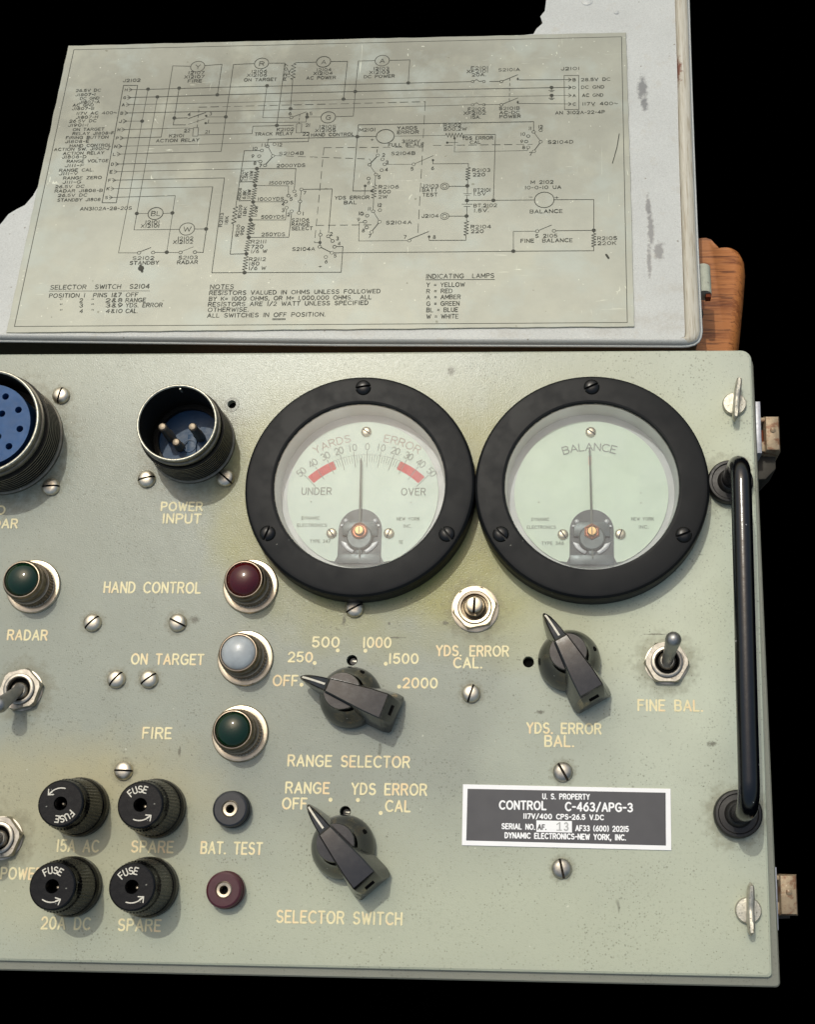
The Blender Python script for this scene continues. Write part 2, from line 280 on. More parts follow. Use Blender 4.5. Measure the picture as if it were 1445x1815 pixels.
# ------------------------------------------------------------------ mesh helpers (millimetres)
class MB:
    def __init__(s): s.v = []; s.f = []; s.mi = []; s.cur = 0; s.flat = False
    def add(s, vs, fs):
        o = len(s.v); s.v += [tuple(v) for v in vs]; s.f += [tuple(i + o for i in f) for f in fs]; s.mi += [s.cur] * len(fs)
    def lathe(s, prof, n=48, c=(0, 0), mod=None, cap0=False, cap1=True, rot=0.0):
        """prof: list of (r, z[, mod amplitude]); mod(k) in 0..1 lets the radius ripple"""
        vs = []; fs = []
        for p in prof:
            for k in range(n):
                a = 2 * math.pi * k / n + rot; r = p[0] + (p[2] * (k % 2) if len(p) > 2 else 0)
                vs.append((c[0] + r * math.cos(a), c[1] + r * math.sin(a), p[1]))
        for i in range(len(prof) - 1):
            for k in range(n):
                k2 = (k + 1) % n; fs.append((i * n + k, i * n + k2, (i + 1) * n + k2, (i + 1) * n + k))
        if cap1: fs.append(tuple((len(prof) - 1) * n + k for k in range(n)))
        if cap0: fs.append(tuple(k for k in reversed(range(n))))
        s.add(vs, fs)
    def prism(s, poly, z0, z1, inset=0.0, bottom=False):
        n = len(poly)
        A = sum(poly[i][0] * poly[(i + 1) % n][1] - poly[(i + 1) % n][0] * poly[i][1] for i in range(n))
        if A < 0: poly = poly[::-1]
        if inset:
            ins = offset(poly, inset)
            rings = [(poly, z0), (poly, z1 - inset), (offset(poly, inset * .3), z1 - inset * .3), (ins, z1)]
        else: rings = [(poly, z0), (poly, z1)]
        vs = [(x, y, z) for pl, z in rings for x, y in pl]; fs = []
        for i in range(len(rings) - 1):
            for k in range(n):
                k2 = (k + 1) % n; fs.append((i * n + k, i * n + k2, (i + 1) * n + k2, (i + 1) * n + k))
        fs.append(tuple((len(rings) - 1) * n + k for k in range(n)))
        if bottom: fs.append(tuple(reversed(range(n))))
        s.add(vs, fs)
    def box(s, x0, x1, y0, y1, z0, z1, b=0.0):
        s.prism([(x0, y0), (x1, y0), (x1, y1), (x0, y1)], z0, z1, b, True)
    def tube(s, path, r, n=14, caps=True):
        path = [Vector(p) for p in path]; rr = r if isinstance(r, (list, tuple)) else [r] * len(path)
        up = Vector((0, 0, 1)); vs = []; fs = []; prev = None
        for i, p in enumerate(path):
            d = (path[min(i + 1, len(path) - 1)] - path[max(i - 1, 0)]).normalized()
            if prev is None:
                prev = d.orthogonal().normalized()
            u = (prev - d * prev.dot(d)).normalized(); prev = u; v = d.cross(u)
            for k in range(n):
                a = 2 * math.pi * k / n; vs.append(p + (u * math.cos(a) + v * math.sin(a)) * rr[i])
        for i in range(len(path) - 1):
            for k in range(n):
                k2 = (k + 1) % n; fs.append((i * n + k, i * n + k2, (i + 1) * n + k2, (i + 1) * n + k))
        if caps: fs.append(tuple(reversed(range(n)))); fs.append(tuple((len(path) - 1) * n + k for k in range(n)))
        s.add(vs, fs)
    def ribbon(s, pts, wd, z, cap=True):
        """flat stroke of width wd with rounded ends, one polyline"""
        P = [Vector((p[0], p[1])) for p in pts]
        P = [p for i, p in enumerate(P) if i == 0 or (p - P[i - 1]).length > 1e-6]
        if len(P) < 2: return
        s.flat = True
        for i in range(1, len(P) - 1):          # a sharp turn starts a new stroke, so corners stay crisp
            if (P[i] - P[i - 1]).normalized().dot((P[i + 1] - P[i]).normalized()) < .3:
                s.ribbon(P[:i + 1], wd, z, cap); s.ribbon(P[i:], wd, z + .008, cap); return
        closed = (P[0] - P[-1]).length < 1e-5 and len(P) > 3
        if closed: P = P[:-1]
        n = len(P); h = wd / 2; Lf = []; Rt = []
        for i in range(n):
            a = P[i - 1] if (i > 0 or closed) else None; b = P[(i + 1) % n] if (i < n - 1 or closed) else None
            d1 = (P[i] - a).normalized() if a is not None else None; d2 = (b - P[i]).normalized() if b is not None else None
            if d1 is None: d1 = d2
            if d2 is None: d2 = d1
            n1 = Vector((-d1.y, d1.x)); n2 = Vector((-d2.y, d2.x)); mm = n1 + n2
            if mm.length < .3: mm = n1
            mm.normalize(); k = min(1 / max(mm.dot(n1), .35), 1.8)
            Lf.append(P[i] + mm * h * k); Rt.append(P[i] - mm * h * k)
        vs = []; 
        for a, b in zip(Lf, Rt): vs += [(a.x, a.y, z), (b.x, b.y, z)]
        fs = [(2 * i + 1, 2 * i + 3, 2 * i + 2, 2 * i) for i in range(n - 1)]
        if closed: fs.append((2 * n - 1, 1, 0, 2 * n - 2))
        elif cap:
            for idx, d in ((0, (P[0] - P[1]).normalized()), (n - 1, (P[-1] - P[-2]).normalized())):
                nn = Vector((-d.y, d.x)); o = len(vs); c = P[idx]
                for a in (-90, -45, 0, 45, 90):
                    q = c + (d * math.cos(R(a)) + nn * math.sin(R(a))) * h; vs.append((q.x, q.y, z))
                fs.append((o, o + 1, o + 2, o + 3, o + 4))
        s.add(vs, fs)
    def disc(s, x, y, r, z, n=12):
        s.add([(x + r * math.cos(2 * math.pi * k / n), y + r * math.sin(2 * math.pi * k / n), z) for k in range(n)], [tuple(range(n))])
    def mesh(s, name, mats, sharp=32):
        me = bpy.data.meshes.new(name); me.from_pydata([(x * MM, y * MM, z * MM) for x, y, z in s.v], [], s.f)
        for m_ in (mats if isinstance(mats, (list, tuple)) else [mats]): me.materials.append(m_)
        if any(s.mi): me.polygons.foreach_set('material_index', s.mi)
        me.polygons.foreach_set('use_smooth', [not s.flat] * len(me.polygons))
        me.set_sharp_from_angle(angle=R(sharp)); me.update()
        return me
def offset(poly, d):
    n = len(poly); out = []
    for i in range(n):
        a = Vector(poly[i - 1]); b = Vector(poly[i]); c = Vector(poly[(i + 1) % n])
        d1 = (b - a).normalized(); d2 = (c - b).normalized()
        n1 = Vector((-d1.y, d1.x)); n2 = Vector((-d2.y, d2.x)); mm = (n1 + n2)
        if mm.length < 1e-4: mm = n1
        mm.normalize(); k = min(1 / max(mm.dot(n1), .4), 2)
        q = b + mm * d * k; out.append((q.x, q.y))
    return out
def rrect(x0, x1, y0, y1, r, n=6):
    out = []
    for cx, cy, a0 in ((x1 - r, y0 + r, -90), (x1 - r, y1 - r, 0), (x0 + r, y1 - r, 90), (x0 + r, y0 + r, 180)):
        out += [(cx + r * math.cos(R(a0 + 90 * k / n)), cy + r * math.sin(R(a0 + 90 * k / n))) for k in range(n + 1)]
    return out
def link(name, me, parent=None, loc=(0, 0, 0), rz=0.0, label=None):
    o = bpy.data.objects.new(name, me); C.objects.link(o)
    if parent: o.parent = parent
    o.location = (loc[0] * MM, loc[1] * MM, loc[2] * MM); o.rotation_euler = (0, 0, R(rz))
    if label: o['label'] = label
    return o
def thing(name, label, cat, loc=(0, 0, 0), rot=(0, 0, 0)):
    o = bpy.data.objects.new(name, None); C.objects.link(o); o.empty_display_size = .02
    o.location = [v * MM for v in loc]; o.rotation_euler = rot; o['label'] = label; o['category'] = cat
    return o

# ------------------------------------------------------------------ single-stroke engraver's alphabet (cap height 6)
def arc(cx, cy, rx, ry, a0, a1, n=None):
    n = n or max(3, int(abs(a1 - a0) / 24)); return [(cx + rx * math.cos(R(a0 + (a1 - a0) * k / n)), cy + ry * math.sin(R(a0 + (a1 - a0) * k / n))) for k in range(n + 1)]
G = {
 'A': (4.4, [[(0, 0), (2.2, 6), (4.4, 0)], [(.8, 2), (3.6, 2)]]),
 'B': (3.8, [[(0, 0), (0, 6), (2.3, 6)] + arc(2.3, 4.6, 1.3, 1.4, 90, -90) + [(0, 3.2)], [(2.3, 3.2)] + arc(2.3, 1.6, 1.5, 1.6, 90, -90) + [(0, 0)]]),
 'C': (4.4, [arc(2.6, 3, 2.6, 3, 48, 312, 12)]),
 'D': (4.0, [[(0, 0), (0, 6), (1.4, 6)] + arc(1.4, 3, 2.6, 3, 90, -90, 9) + [(0, 0)]]),
 'E': (3.4, [[(3.4, 6), (0, 6), (0, 0), (3.4, 0)], [(0, 3.1), (2.8, 3.1)]]),
 'F': (3.3, [[(3.3, 6), (0, 6), (0, 0)], [(0, 3.1), (2.7, 3.1)]]),
 'G': (4.8, [arc(2.6, 3, 2.6, 3, 48, 320, 12) + [(4.7, 2.8), (2.9, 2.8)]]),
 'H': (3.8, [[(0, 0), (0, 6)], [(3.8, 0), (3.8, 6)], [(0, 3.1), (3.8, 3.1)]]),
 'I': (.6, [[(.3, 0), (.3, 6)]]),
 'J': (3.0, [[(3, 6), (3, 1.6)] + arc(1.5, 1.6, 1.5, 1.6, 0, -180)]),
 'K': (3.9, [[(0, 0), (0, 6)], [(3.8, 6), (0, 2.3)], [(1.4, 3.6), (3.9, 0)]]),
 'L': (3.1, [[(0, 6), (0, 0), (3.1, 0)]]),
 'M': (4.6, [[(0, 0), (0, 6), (2.3, 1.6), (4.6, 6), (4.6, 0)]]),
 'N': (3.9, [[(0, 0), (0, 6), (3.9, 0), (3.9, 6)]]),
 'O': (5.0, [arc(2.5, 3, 2.5, 3, 90, 450, 16)]),
 'P': (3.7, [[(0, 0), (0, 6), (2.2, 6)] + arc(2.2, 4.45, 1.5, 1.55, 90, -90) + [(0, 2.9)]]),
 'Q': (5.0, [arc(2.5, 3, 2.5, 3, 90, 450, 16), [(3, 1.6), (4.8, -.2)]]),
 'R': (3.9, [[(0, 0), (0, 6), (2.3, 6)] + arc(2.3, 4.5, 1.5, 1.5, 90, -90) + [(0, 3)], [(2.1, 3), (3.9, 0)]]),
 'S': (3.8, [arc(1.95, 4.5, 1.75, 1.5, 35, 270, 7) + arc(1.9, 1.55, 1.9, 1.55, 90, -150, 8)[1:]]),
 'T': (3.8, [[(0, 6), (3.8, 6)], [(1.9, 6), (1.9, 0)]]),
 'U': (3.8, [[(0, 6), (0, 1.9)] + arc(1.9, 1.9, 1.9, 1.9, 180, 360) + [(3.8, 6)]]),
 'V': (4.2, [[(0, 6), (2.1, 0), (4.2, 6)]]),
 'W': (5.6, [[(0, 6), (1.4, 0), (2.8, 5), (4.2, 0), (5.6, 6)]]),
 'X': (4.0, [[(0, 6), (4, 0)], [(4, 6), (0, 0)]]),
 'Y': (4.0, [[(0, 6), (2, 3), (4, 6)], [(2, 3), (2, 0)]]),
 'Z': (3.8, [[(0, 6), (3.8, 6), (0, 0), (3.8, 0)]]),
 '0': (4.0, [arc(2, 3, 2, 3, 90, 450, 14)]), '1': (1.0, [[(.5, 0), (.5, 6)]]),
 '2': (3.7, [arc(1.8, 4.2, 1.8, 1.8, 165, -30, 7) + [(0, 0), (3.7, 0)]]),
 '3': (3.7, [arc(1.75, 4.5, 1.65, 1.5, 150, -90, 7) + arc(1.75, 1.5, 1.9, 1.5, 90, -150, 8)[1:]]),
 '4': (4.0, [[(3, 0), (3, 6), (0, 1.7), (4, 1.7)]]),
 '5': (3.7, [[(3.4, 6), (.5, 6), (.2, 3.2)] + arc(1.8, 1.9, 1.9, 1.9, 120, -150, 8)]),
 '6': (3.7, [arc(1.85, 1.9, 1.85, 1.9, 90, 450, 12), [(2.9, 6), (1.5, 4.9), (.5, 3.4), (.02, 1.9)]]),
 '7': (3.6, [[(0, 6), (3.6, 6), (1.1, 0)]]),
 '8': (3.7, [arc(1.85, 4.55, 1.5, 1.45, -90, 270, 10), arc(1.85, 1.55, 1.85, 1.55, 90, 450, 11)]),
 '9': (3.7, [arc(1.85, 4.1, 1.85, 1.9, 90, 450, 12), [(.8, 0), (2.2, 1.1), (3.2, 2.6), (3.68, 4.1)]]),
 '.': (.3, [[(0, .05), (.3, .05)]]), ',': (.5, [[(.5, .3), (0, -1.2)]]), '-': (2.2, [[(0, 2.8), (2.2, 2.8)]]), '/': (3.2, [[(0, -.4), (3.2, 6.4)]]),
 '&': (3.9, [[(3.9, 0), (.8, 4.2)] + arc(1.7, 4.9, 1.1, 1.1, 200, -20, 6) + [(.3, 2)] + arc(1.6, 1.4, 1.6, 1.4, 170, 350, 6)]),
 '=': (2.6, [[(0, 3.8), (2.6, 3.8)], [(0, 2), (2.6, 2)]]), '+': (3.4, [[(0, 3), (3.4, 3)], [(1.7, 1.2), (1.7, 4.8)]]),
 '"': (1.2, [[(0, 4.4), (0, 5.8)], [(1.1, 4.4), (1.1, 5.8)]]), '~': (4.2, [arc(1.05, 2.8, 1.05, .9, 180, 0, 4) + arc(3.15, 2.8, 1.05, .9, 180, 360, 4)[1:]]),
 '(': (1.6, [arc(3, 3, 3, 4.2, 130, 230, 5)]), ')': (1.6, [arc(-1.4, 3, 3, 4.2, 50, -50, 5)]), ' ': (3.0, []),
}
def lay(text, gap=1.9):
    x = 0; out = []
    for ch in text:
        wd, st = G[ch]; out.append((x, wd, st)); x += wd + gap
    return out, x - gap
ZS = [0]
def strokes(mb, sts, f, wd, z):
    for i, st in enumerate(sts):
        ZS[0] = (ZS[0] + 1) % 9; mb.ribbon([f(x, y) for x, y in st], wd, z + .02 * ZS[0])
def put_text(mb, text, p0, p1, h, wd, z, gap=1.9):
    """text between two points of the baseline (mm), cap height h, stroke width wd"""
    gl_, W = lay(text, gap); p0 = Vector(p0); p1 = Vector(p1); d = (p1 - p0); L = d.length; d.normalize(); u = Vector((-d.y, d.x)); sx = L / W if W > 1 else h / 6; sy = h / 6
    for x, wd_, st in gl_:
        strokes(mb, st, lambda a, b: tuple(p0 + d * (x + a) * sx + u * b * sy), wd, z)
def put_arc(mb, text, c, r, a_mid, span, h, wd, z, inside=False, hx=None):
    """text on an arc; letters stand outward (inside=True: their tops point to the centre)"""
    gl_, W = lay(text); sy = h / 6; sx = (hx or h) / 6
    for x, wd_, st in gl_:
        t_ = (x + wd_ / 2) / W - .5; a = a_mid - span * t_ if not inside else a_mid + span * t_
        ca, sa = math.cos(R(a)), math.sin(R(a))
        if not inside: f = lambda p, q: (c[0] + (r + q * sy) * ca + (p - wd_ / 2) * sx * sa, c[1] + (r + q * sy) * sa - (p - wd_ / 2) * sx * ca)
        else: f = lambda p, q: (c[0] + (r - q * sy) * ca - (p - wd_ / 2) * sx * sa, c[1] + (r - q * sy) * sa + (p - wd_ / 2) * sx * ca)
        strokes(mb, st, f, wd, z)

# ================================================================== background cloth
mb = MB(); mb.add([(-3000, -3000, 0), (3000, -3000, 0), (3000, 3000, 0), (-3000, 3000, 0)], [(0, 1, 2, 3)])
bd = link('backdrop', mb.mesh('backdrop', M['black'])); bd['kind'] = 'structure'; bd['label'] = 'plain black background sheet'
LV = lambda x, y, z: tuple(LID_O + LM @ np.array([x, y, z]))
bp = LV(-100, 0, -66); bd.location = [v * MM for v in bp]; bd.rotation_euler = LID_R

# ================================================================== oak board under the lid
WALL = 40
tb = thing('wooden_board', 'orange oak board with rounded edge behind the top right corner of the control box', 'wooden board', LV(0, 0, -WALL), LID_R)
out = [onlid(px, py, -WALL) for px, py in ((1237, 423), (1252, 422), (1261, 425), (1267, 432), (1274, 439), (1289, 441.5), (1303, 439), (1312, 438.5), (1319, 442), (1324.5, 452), (1326, 468), (1323, 510), (1318.5, 560), (1313, 614))]
dx = out[-1][0] - out[-4][0]; dy = out[-1][1] - out[-4][1]
out += [(out[-1][0] + dx * 1.2, out[-1][1] + dy * 1.2), (-280, out[-1][1] + dy * 1.2), (-280, out[0][1] - 8), (-20, out[0][1] - 4)]
mb = MB(); n = len(out); poly = out[::-1]
wr = [1.0 if x > out[8][0] - 14 and x > -10 else 0.0 for x, y in poly]
pin = lambda d: [(x - d * w_, y) for (x, y), w_ in zip(poly, wr)]
rings = [(poly, -25), (poly, -11), (pin(.8), -7), (pin(2.4), -3.4), (pin(4.6), -1), (pin(7.5), -.02)]
vs = [(x, y, z) for pl, z in rings for x, y in pl]; fs = []
for i in range(len(rings) - 1):
    for k in range(n):
        k2 = (k + 1) % n; fs.append((i * n + k, i * n + k2, (i + 1) * n + k2, (i + 1) * n + k))
fs.append(tuple((len(rings) - 1) * n + k for k in range(n)))
mb.add(vs, fs)
link('board', mb.mesh('board', M['wood'], 60), tb)

# ================================================================== lid with the circuit diagram
lid = thing('case_lid', 'white painted case lid carrying a metal plate with a printed circuit diagram', 'case lid', tuple(LID_O), LID_R)
rc = 9
def ye(x): return -6.3 + (max(0, -7 - x) / 183) * 2.7 if x > -190 else -3.6 + (-190 - x) / 183 * 4.6
rag = [(973, -40), (968, 4), (966, 20), (958, 30), (962, 42), (951, 52), (946, 61), (900, 66), (700, 71), (400, 80), (128, 86), (122, 92), (118, 105), (96, 205), (84, 262), (72, 318), (66, 334), (58, 348), (44, 364), (30, 371), (15, 380), (4, 394), (-3, 402), (-40, 420)]
ragl = [onlid(*p) for p in rag]
def lid_outline(ins):
    """lid edge; ins pulls the two finished edges (right and near) inwards"""
    xr = lambda y: .6 + 2.9 * max(0, y / 241.6) ** 1.6
    y0 = -6.4 + ins; pts = [(x_, ye(x_) + 1.2 + ins) for x_ in (-390, -345, -300, -245, -190, -100)]
    r_ = max(rc - ins, 3); xc = xr(0) - ins - r_; yc = -5.2 + ins + r_
    pts += [(xc + r_ * math.cos(R(a)), yc + r_ * math.sin(R(a))) for a in range(-90, 1, 15)]
    pts += [(xr(y) - ins, y) for y in (30, 60, 100, 140, 180, 220, 262)]
    top = [(onlid(973, -40)[0], 262)] + ragl[1:]
    return pts + [(max(x, -390), y) for x, y in top]
def loft(mb, prof, cap=True):
    rs = [(lid_outline(i), z) for i, z in prof]; n = len(rs[0][0]); vs = [(x, y, z) for pl, z in rs for x, y in pl]; fs = []
    for i in range(len(rs) - 1):
        for k in range(n):
            k2 = (k + 1) % n; fs.append((i * n + k, i * n + k2, (i + 1) * n + k2, (i + 1) * n + k))
    if cap: fs.append(tuple((len(rs) - 1) * n + k for k in range(n)))
    mb.add(vs, fs)
mb = MB(); loft(mb, [(1.2, -WALL), (1.2, -2.6)], False)
M['shaded_wall'] = simple('shaded_wall_paint', lin(56, 54, 42), .6, 0, .3)  # shade on the lid's near wall, put into the wall colour
link('lid_wall', mb.mesh('lid_wall', M['shaded_wall'], 50), lid)
# the flat top, filled so that its ragged outline stays exact
def fill(name, loops, z, mat):
    bm = bmesh.new(); es = []
    for lp in loops:
        vs = [bm.verts.new((x * MM, y * MM, z * MM)) for x, y in lp]
        es += [bm.edges.new((vs[i], vs[(i + 1) % len(vs)])) for i in range(len(vs))]
    bmesh.ops.triangle_fill(bm, edges=es, use_beauty=True); bmesh.ops.recalc_face_normals(bm, faces=bm.faces)
    if sum(f.normal.z for f in bm.faces) < 0: bmesh.ops.reverse_faces(bm, faces=bm.faces)
    me = bpy.data.meshes.new(name); bm.to_mesh(me); bm.free(); me.materials.append(mat); return me
def inner(ins_x, ins_y):
    a = lid_outline(0); o = []
    for x, y in a: o.append((x, y))
    return o
# floor outline: inset wide on the right, narrow in front
flo = [(x_, ye(x_) + 4.4) for x_ in (-390, -345, -300, -245, -190, -100, -60)] + [(-12, -2.0), (-8.6, -.8), (-8.2, 2), (-7.6, 60), (-6.9, 120), (-5.6, 180), (-4.9, 236), (-4.6, 262)] + [(max(x, -390), y) for x, y in ([(onlid(973, -40)[0], 262)] + ragl[1:])]
link('lid_floor', fill('lid_floor', [flo], 0.0, M['white']), lid)
# rounded rim down the right side and along the near edge
def rim_strip(prof_pts, name, mat):
    mb = MB(); n = len(prof_pts[0]); vs = [p for row in prof_pts for p in row]; fs = []
    for i in range(len(prof_pts) - 1):
        for k in range(n - 1): fs.append((i * n + k, i * n + k + 1, (i + 1) * n + k + 1, (i + 1) * n + k))
    mb.add(vs, fs); mb.mi = [1 if f[0] // n < 8 or (f[0] % n) < 3 else 0 for f in fs]; return link(name, mb.mesh(name, [mat, M['white']], 70), lid)
path_in = [(x_, ye(x_) + 4.4) for x_ in (-390, -345, -300, -245, -190, -100, -60)] + [(-12, -2.0), (-10.4, -1.7), (-9.2, -1.2), (-8.6, -.8), (-8.3, .6), (-8.2, 2), (-7.9, 30), (-7.6, 60), (-7.2, 90), (-6.9, 120), (-6.2, 150), (-5.6, 180), (-5.2, 210), (-4.9, 236), (-4.6, 262)]
xr = lambda y: .6 + 2.9 * max(0, y / 241.6) ** 1.6
path_out = [(x_, ye(x_) + 1.2) for x_ in (-390, -345, -300, -245, -190, -100, -60)] + [(-10, -5.2), (-6.5, -5.0), (-3.4, -4.0), (-1.2, -2.2), (0, .6), (.6, 4)] + [(xr(y), y) for y in (30, 60, 90, 120, 150, 180, 210, 236, 262)]
rows = []
for (xi, yi), (xo, yo) in zip(path_in, path_out):
    row = []
    for t_, z in ((0, -.05), (.04, -.8), (.1, .9), (.24, 1.5), (.45, 1.5), (.7, 1.1), (.88, 0), (.97, -1.2), (1, -2.4), (1, -3.0)): row.append((xi + (xo - xi) * t_, yi + (yo - yi) * t_, z + random.uniform(-.08, .08) * (t_ > 0)))
    rows.append(row[::-1])
rim_strip(rows, 'lid_rim', M['cream'])
mb = MB()   # chipped bright outer edge
mb.tube([(x, y, -2.2) for x, y in path_out], .75, 8)
link('edge_bead', mb.mesh('edge_bead', M['white'], 80), lid)
# catch and rivet on the right wall of the lid
cx0, cy0 = onlid(1246, 473, -12); _, cy1 = onlid(1246, 523, -12); cxr = onlid(1261, 500, -12)[0]
mb = MB()
mb.tube([(cxr - 4.2, cy1 + .4, -13), (cxr - 4.2, cy0 - .4, -13)], 4.2, 20)
mb.box(.5, cxr - 4, cy1 + .6, cy0 - .6, -12, -9.4, .4)
link('catch', mb.mesh('catch', M['catch']), lid, label='grey green rolled catch on the lid side')
mb = MB(); mb.box(cxr - 3.4, cxr - .6, cy1 - 2, cy1 + 9, -15, -11.2, .4); link('catch_lip', mb.mesh('catch_lip', M['rust']), lid, label='rusty catch lip')
rx, ry = onlid(1246, 553, -16); mb = MB()
mb.lathe([(3.6, 0), (3.6, 1.6), (2.6, 2.8), (1, 3.3)], 20, (0, 0)); o = link('rivet', mb.mesh('rivet', M['latch_dark']), lid, (1, ry, -18)); o.rotation_euler = (0, R(90), 0)
# floor fittings near the far end
for px, py, r_ in ((1041, 3, 3.4), (1093, 23, 1.5)):
    mb = MB(); mb.lathe([(r_, 0), (r_, .25), (r_ * .6, .7), (.1, .8)], 20); link('rivet', mb.mesh('rivet', M['white']), lid, onlid(px, py) + (0,))

# plate
PT = 0.9
U0, V0, PW, PH = -34.353092, 5.527184, 336.6314108, 209.5083593
plx0, plx1, ply0, ply1 = U0 - PW, U0, V0, V0 + PH
edge = []
random.seed(3)
for (xa, ya), (xb, yb) in (((plx0, ply0), (plx1, ply0)), ((plx1, ply0), (plx1, ply1)), ((plx1, ply1), (plx0, ply1)), ((plx0, ply1), (plx0, ply0))):
    for k in range(40): 
        t_ = k / 40; j = 0 if k == 0 else random.uniform(-.22, .22); edge.append((xa + (xb - xa) * t_ + (j if xa == xb else 0), ya + (yb - ya) * t_ + (j if ya == yb else 0)))
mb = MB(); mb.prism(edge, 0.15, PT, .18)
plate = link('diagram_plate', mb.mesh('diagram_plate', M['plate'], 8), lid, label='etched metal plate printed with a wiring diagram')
INK = MB(); ZI = PT + .02; LW = .32; TW = .38
def P(*pp): return [onlid(x, y, PT) for x, y in pp]
def ln(*pp, w_=LW): ZS[0] = (ZS[0] + 1) % 9; INK.ribbon(P(*pp), w_, ZI + .02 * ZS[0])
def dash(a, b, L=13, gap=8):
    d = math.hypot(b[0] - a[0], b[1] - a[1]); n = max(1, int(d / (L + gap)))
    for k in range(n + 1):
        s0 = k * (L + gap) / d; s1 = min(1, s0 + L / d)
        if s0 < 1: ln((a[0] + (b[0] - a[0]) * s0, a[1] + (b[1] - a[1]) * s0), (a[0] + (b[0] - a[0]) * s1, a[1] + (b[1] - a[1]) * s1))
def dot(x, y, r=1.15): p = onlid(x, y, PT); INK.disc(p[0], p[1], r, ZI + .2, 12)
def circ(x, y, r=3.2, w_=.3): p = onlid(x, y, PT); ZS[0] = (ZS[0] + 1) % 9; INK.ribbon(arc(p[0], p[1], r / 3.05, r / 3.05, 0, 360, 20 if r > 8 else 12), w_, ZI + .02 * ZS[0])
def tx(s_, x0, y, x1, h=5.6, w_=TW):
    a, b = onlid(x0, y, PT), onlid(x1, y, PT); b = (b[0], a[1]); put_text(INK, s_, a, b, h / 2.55, w_, ZI, 1.7)
def zig(a, b, amp=4.5, n=6):
    pts = [a]; dx_, dy_ = b[0] - a[0], b[1] - a[1]; L = math.hypot(dx_, dy_); ux, uy = -dy_ / L, dx_ / L
    for k in range(n * 2):
        t_ = (k + .5) / (n * 2); s_ = amp if k % 2 else -amp; pts.append((a[0] + dx_ * t_ + ux * s_, a[1] + dy_ * t_ + uy * s_))
    ln(*pts, b)
def vt(s_, x, y0, y1, h=5.2):     # text running up the plate
    a, b = onlid(x, y0, PT), onlid(x + (y0 - y1) * .12, y1, PT); put_text(INK, s_, a, b, h / 2.9, TW, ZI, 1.7)
# frame
ln((131, 89), (1102, 66), (1112.3, 572), (25.6, 579), (131, 89), w_=.36)
for s_, x0, x1, y in (("26.5V DC", 134.5, 178, 163.6), ("J1807-I", 134, 168, 171), ("DC GND", 142, 175, 177.5), ("J1807-A", 141, 176, 184), ("AC GND", 129, 165, 189.5), ("J1807-B", 128, 166, 195.7),
    ("117V AC 400~", 135.5, 206, 204), ("J1807-H", 134.5, 172.7, 211), ("26.5V DC", 123, 170, 217.8), ("J1901-I", 121, 155.5, 225), ("ON TARGET", 129, 183.7, 232.7), ("RELAY J1808-F", 128.5, 201, 240),
    ("FIRING BUTTON", 117, 191, 247.3), ("J1808-E", 115.6, 156.8, 254), ("HAND CONTROL", 123.6, 196, 261.4), ("ACTION SW. J1901-J", 96, 192, 268), ("ACTION RELAY", 112, 183.4, 275), ("J1808-D", 110, 152, 281.5),
    ("RANGE VOLTGE", 118.6, 191, 289), ("J111-F", 115, 148, 296.5), ("RANGE CAL.", 105, 165, 305), ("J111-V", 104.6, 137, 311), ("RANGE ZERO", 112, 179.4, 318.7), ("J111-G", 111, 143, 326), ("26.5V DC", 98, 148.5, 334),
    ("RADAR J1808-B", 97, 181, 341.7), ("26.5V DC", 103, 153.5, 349.4), ("STANDBY J1808", 101.6, 177, 357.7)): tx(s_, x0, y, x1, 5.0)
tx("AN3102A-28-20S", 142, 373.5, 232.5); tx("J2102", 218, 146, 248)
ln((219, 152.3), (244, 152.3), (206, 360), (181, 360), (219, 152.3))
ends = [(263, 159.2), (279, 172.5), (400, 182.7), (400, 197.8), (253, 215.4), (332, 227.7), (285.7, 243.7), (480, 253), (392, 269), (458, 286), (455, 299.5), (398, 316), (377, 331.7), (310.6, 347.3)]
for ch, y, e in zip("HGABJMPNLDEFKS", (159.6, 173.6, 186.2, 201, 215.4, 230.4, 245.3, 260, 273.9, 291.5, 305, 320, 335, 350.6), ends):
    xl = 219 - 38 * (y - 152.3) / 208; tx(ch, xl + 3.5, y + 2.6, xl + 7.5, 5); ln((xl + 11, y - 3.4), (xl + 17, y), (xl + 11, y + 3.4)); ln((xl + 11, y), e)
# supply rails
ln((263, 159.2), (400, 155.3), (770, 147), (835, 145.5)); ln((868, 145.3), (886, 145)); ln((920, 142.5), (1012, 142))
ln((279, 172.5), (400, 168.6), (632, 163), (740, 160.5), (1012, 155.6)); ln((400, 182.7), (740, 174), (1012, 169.8)); ln((400, 197.8), (740, 189), (834, 186.5)); ln((858, 186.3), (886, 186)); ln((918, 184), (1012, 185))
for y in (145.3, 186.4):
    circ(838, y, 2.6); circ(858, y, 2.6); ln((840, y - 1), (845, y - 3.6), (850, y), (855, y - 1)); circ(889, y, 2.8); ln((891, y - 1), (918, y - 12)); ln((918, y - 7), (918, y - 2)); dot(918, y - 4.5, .6)
dash((904, 139), (903, 181), 5, 4)
for y in (156, 170): dot(978, y); ln((978, y), (978, y + 5)); ln((973, y + 5), (983, y + 5)); ln((975.5, y + 7), (980.5, y + 7))
ln((262.5, 158.8), (251.8, 215.4), (229, 350), (210, 448.6)); ln((279, 172.5), (237.5, 408)); dot(262.4, 158.8); dot(279, 172.5); dot(252, 215.4)
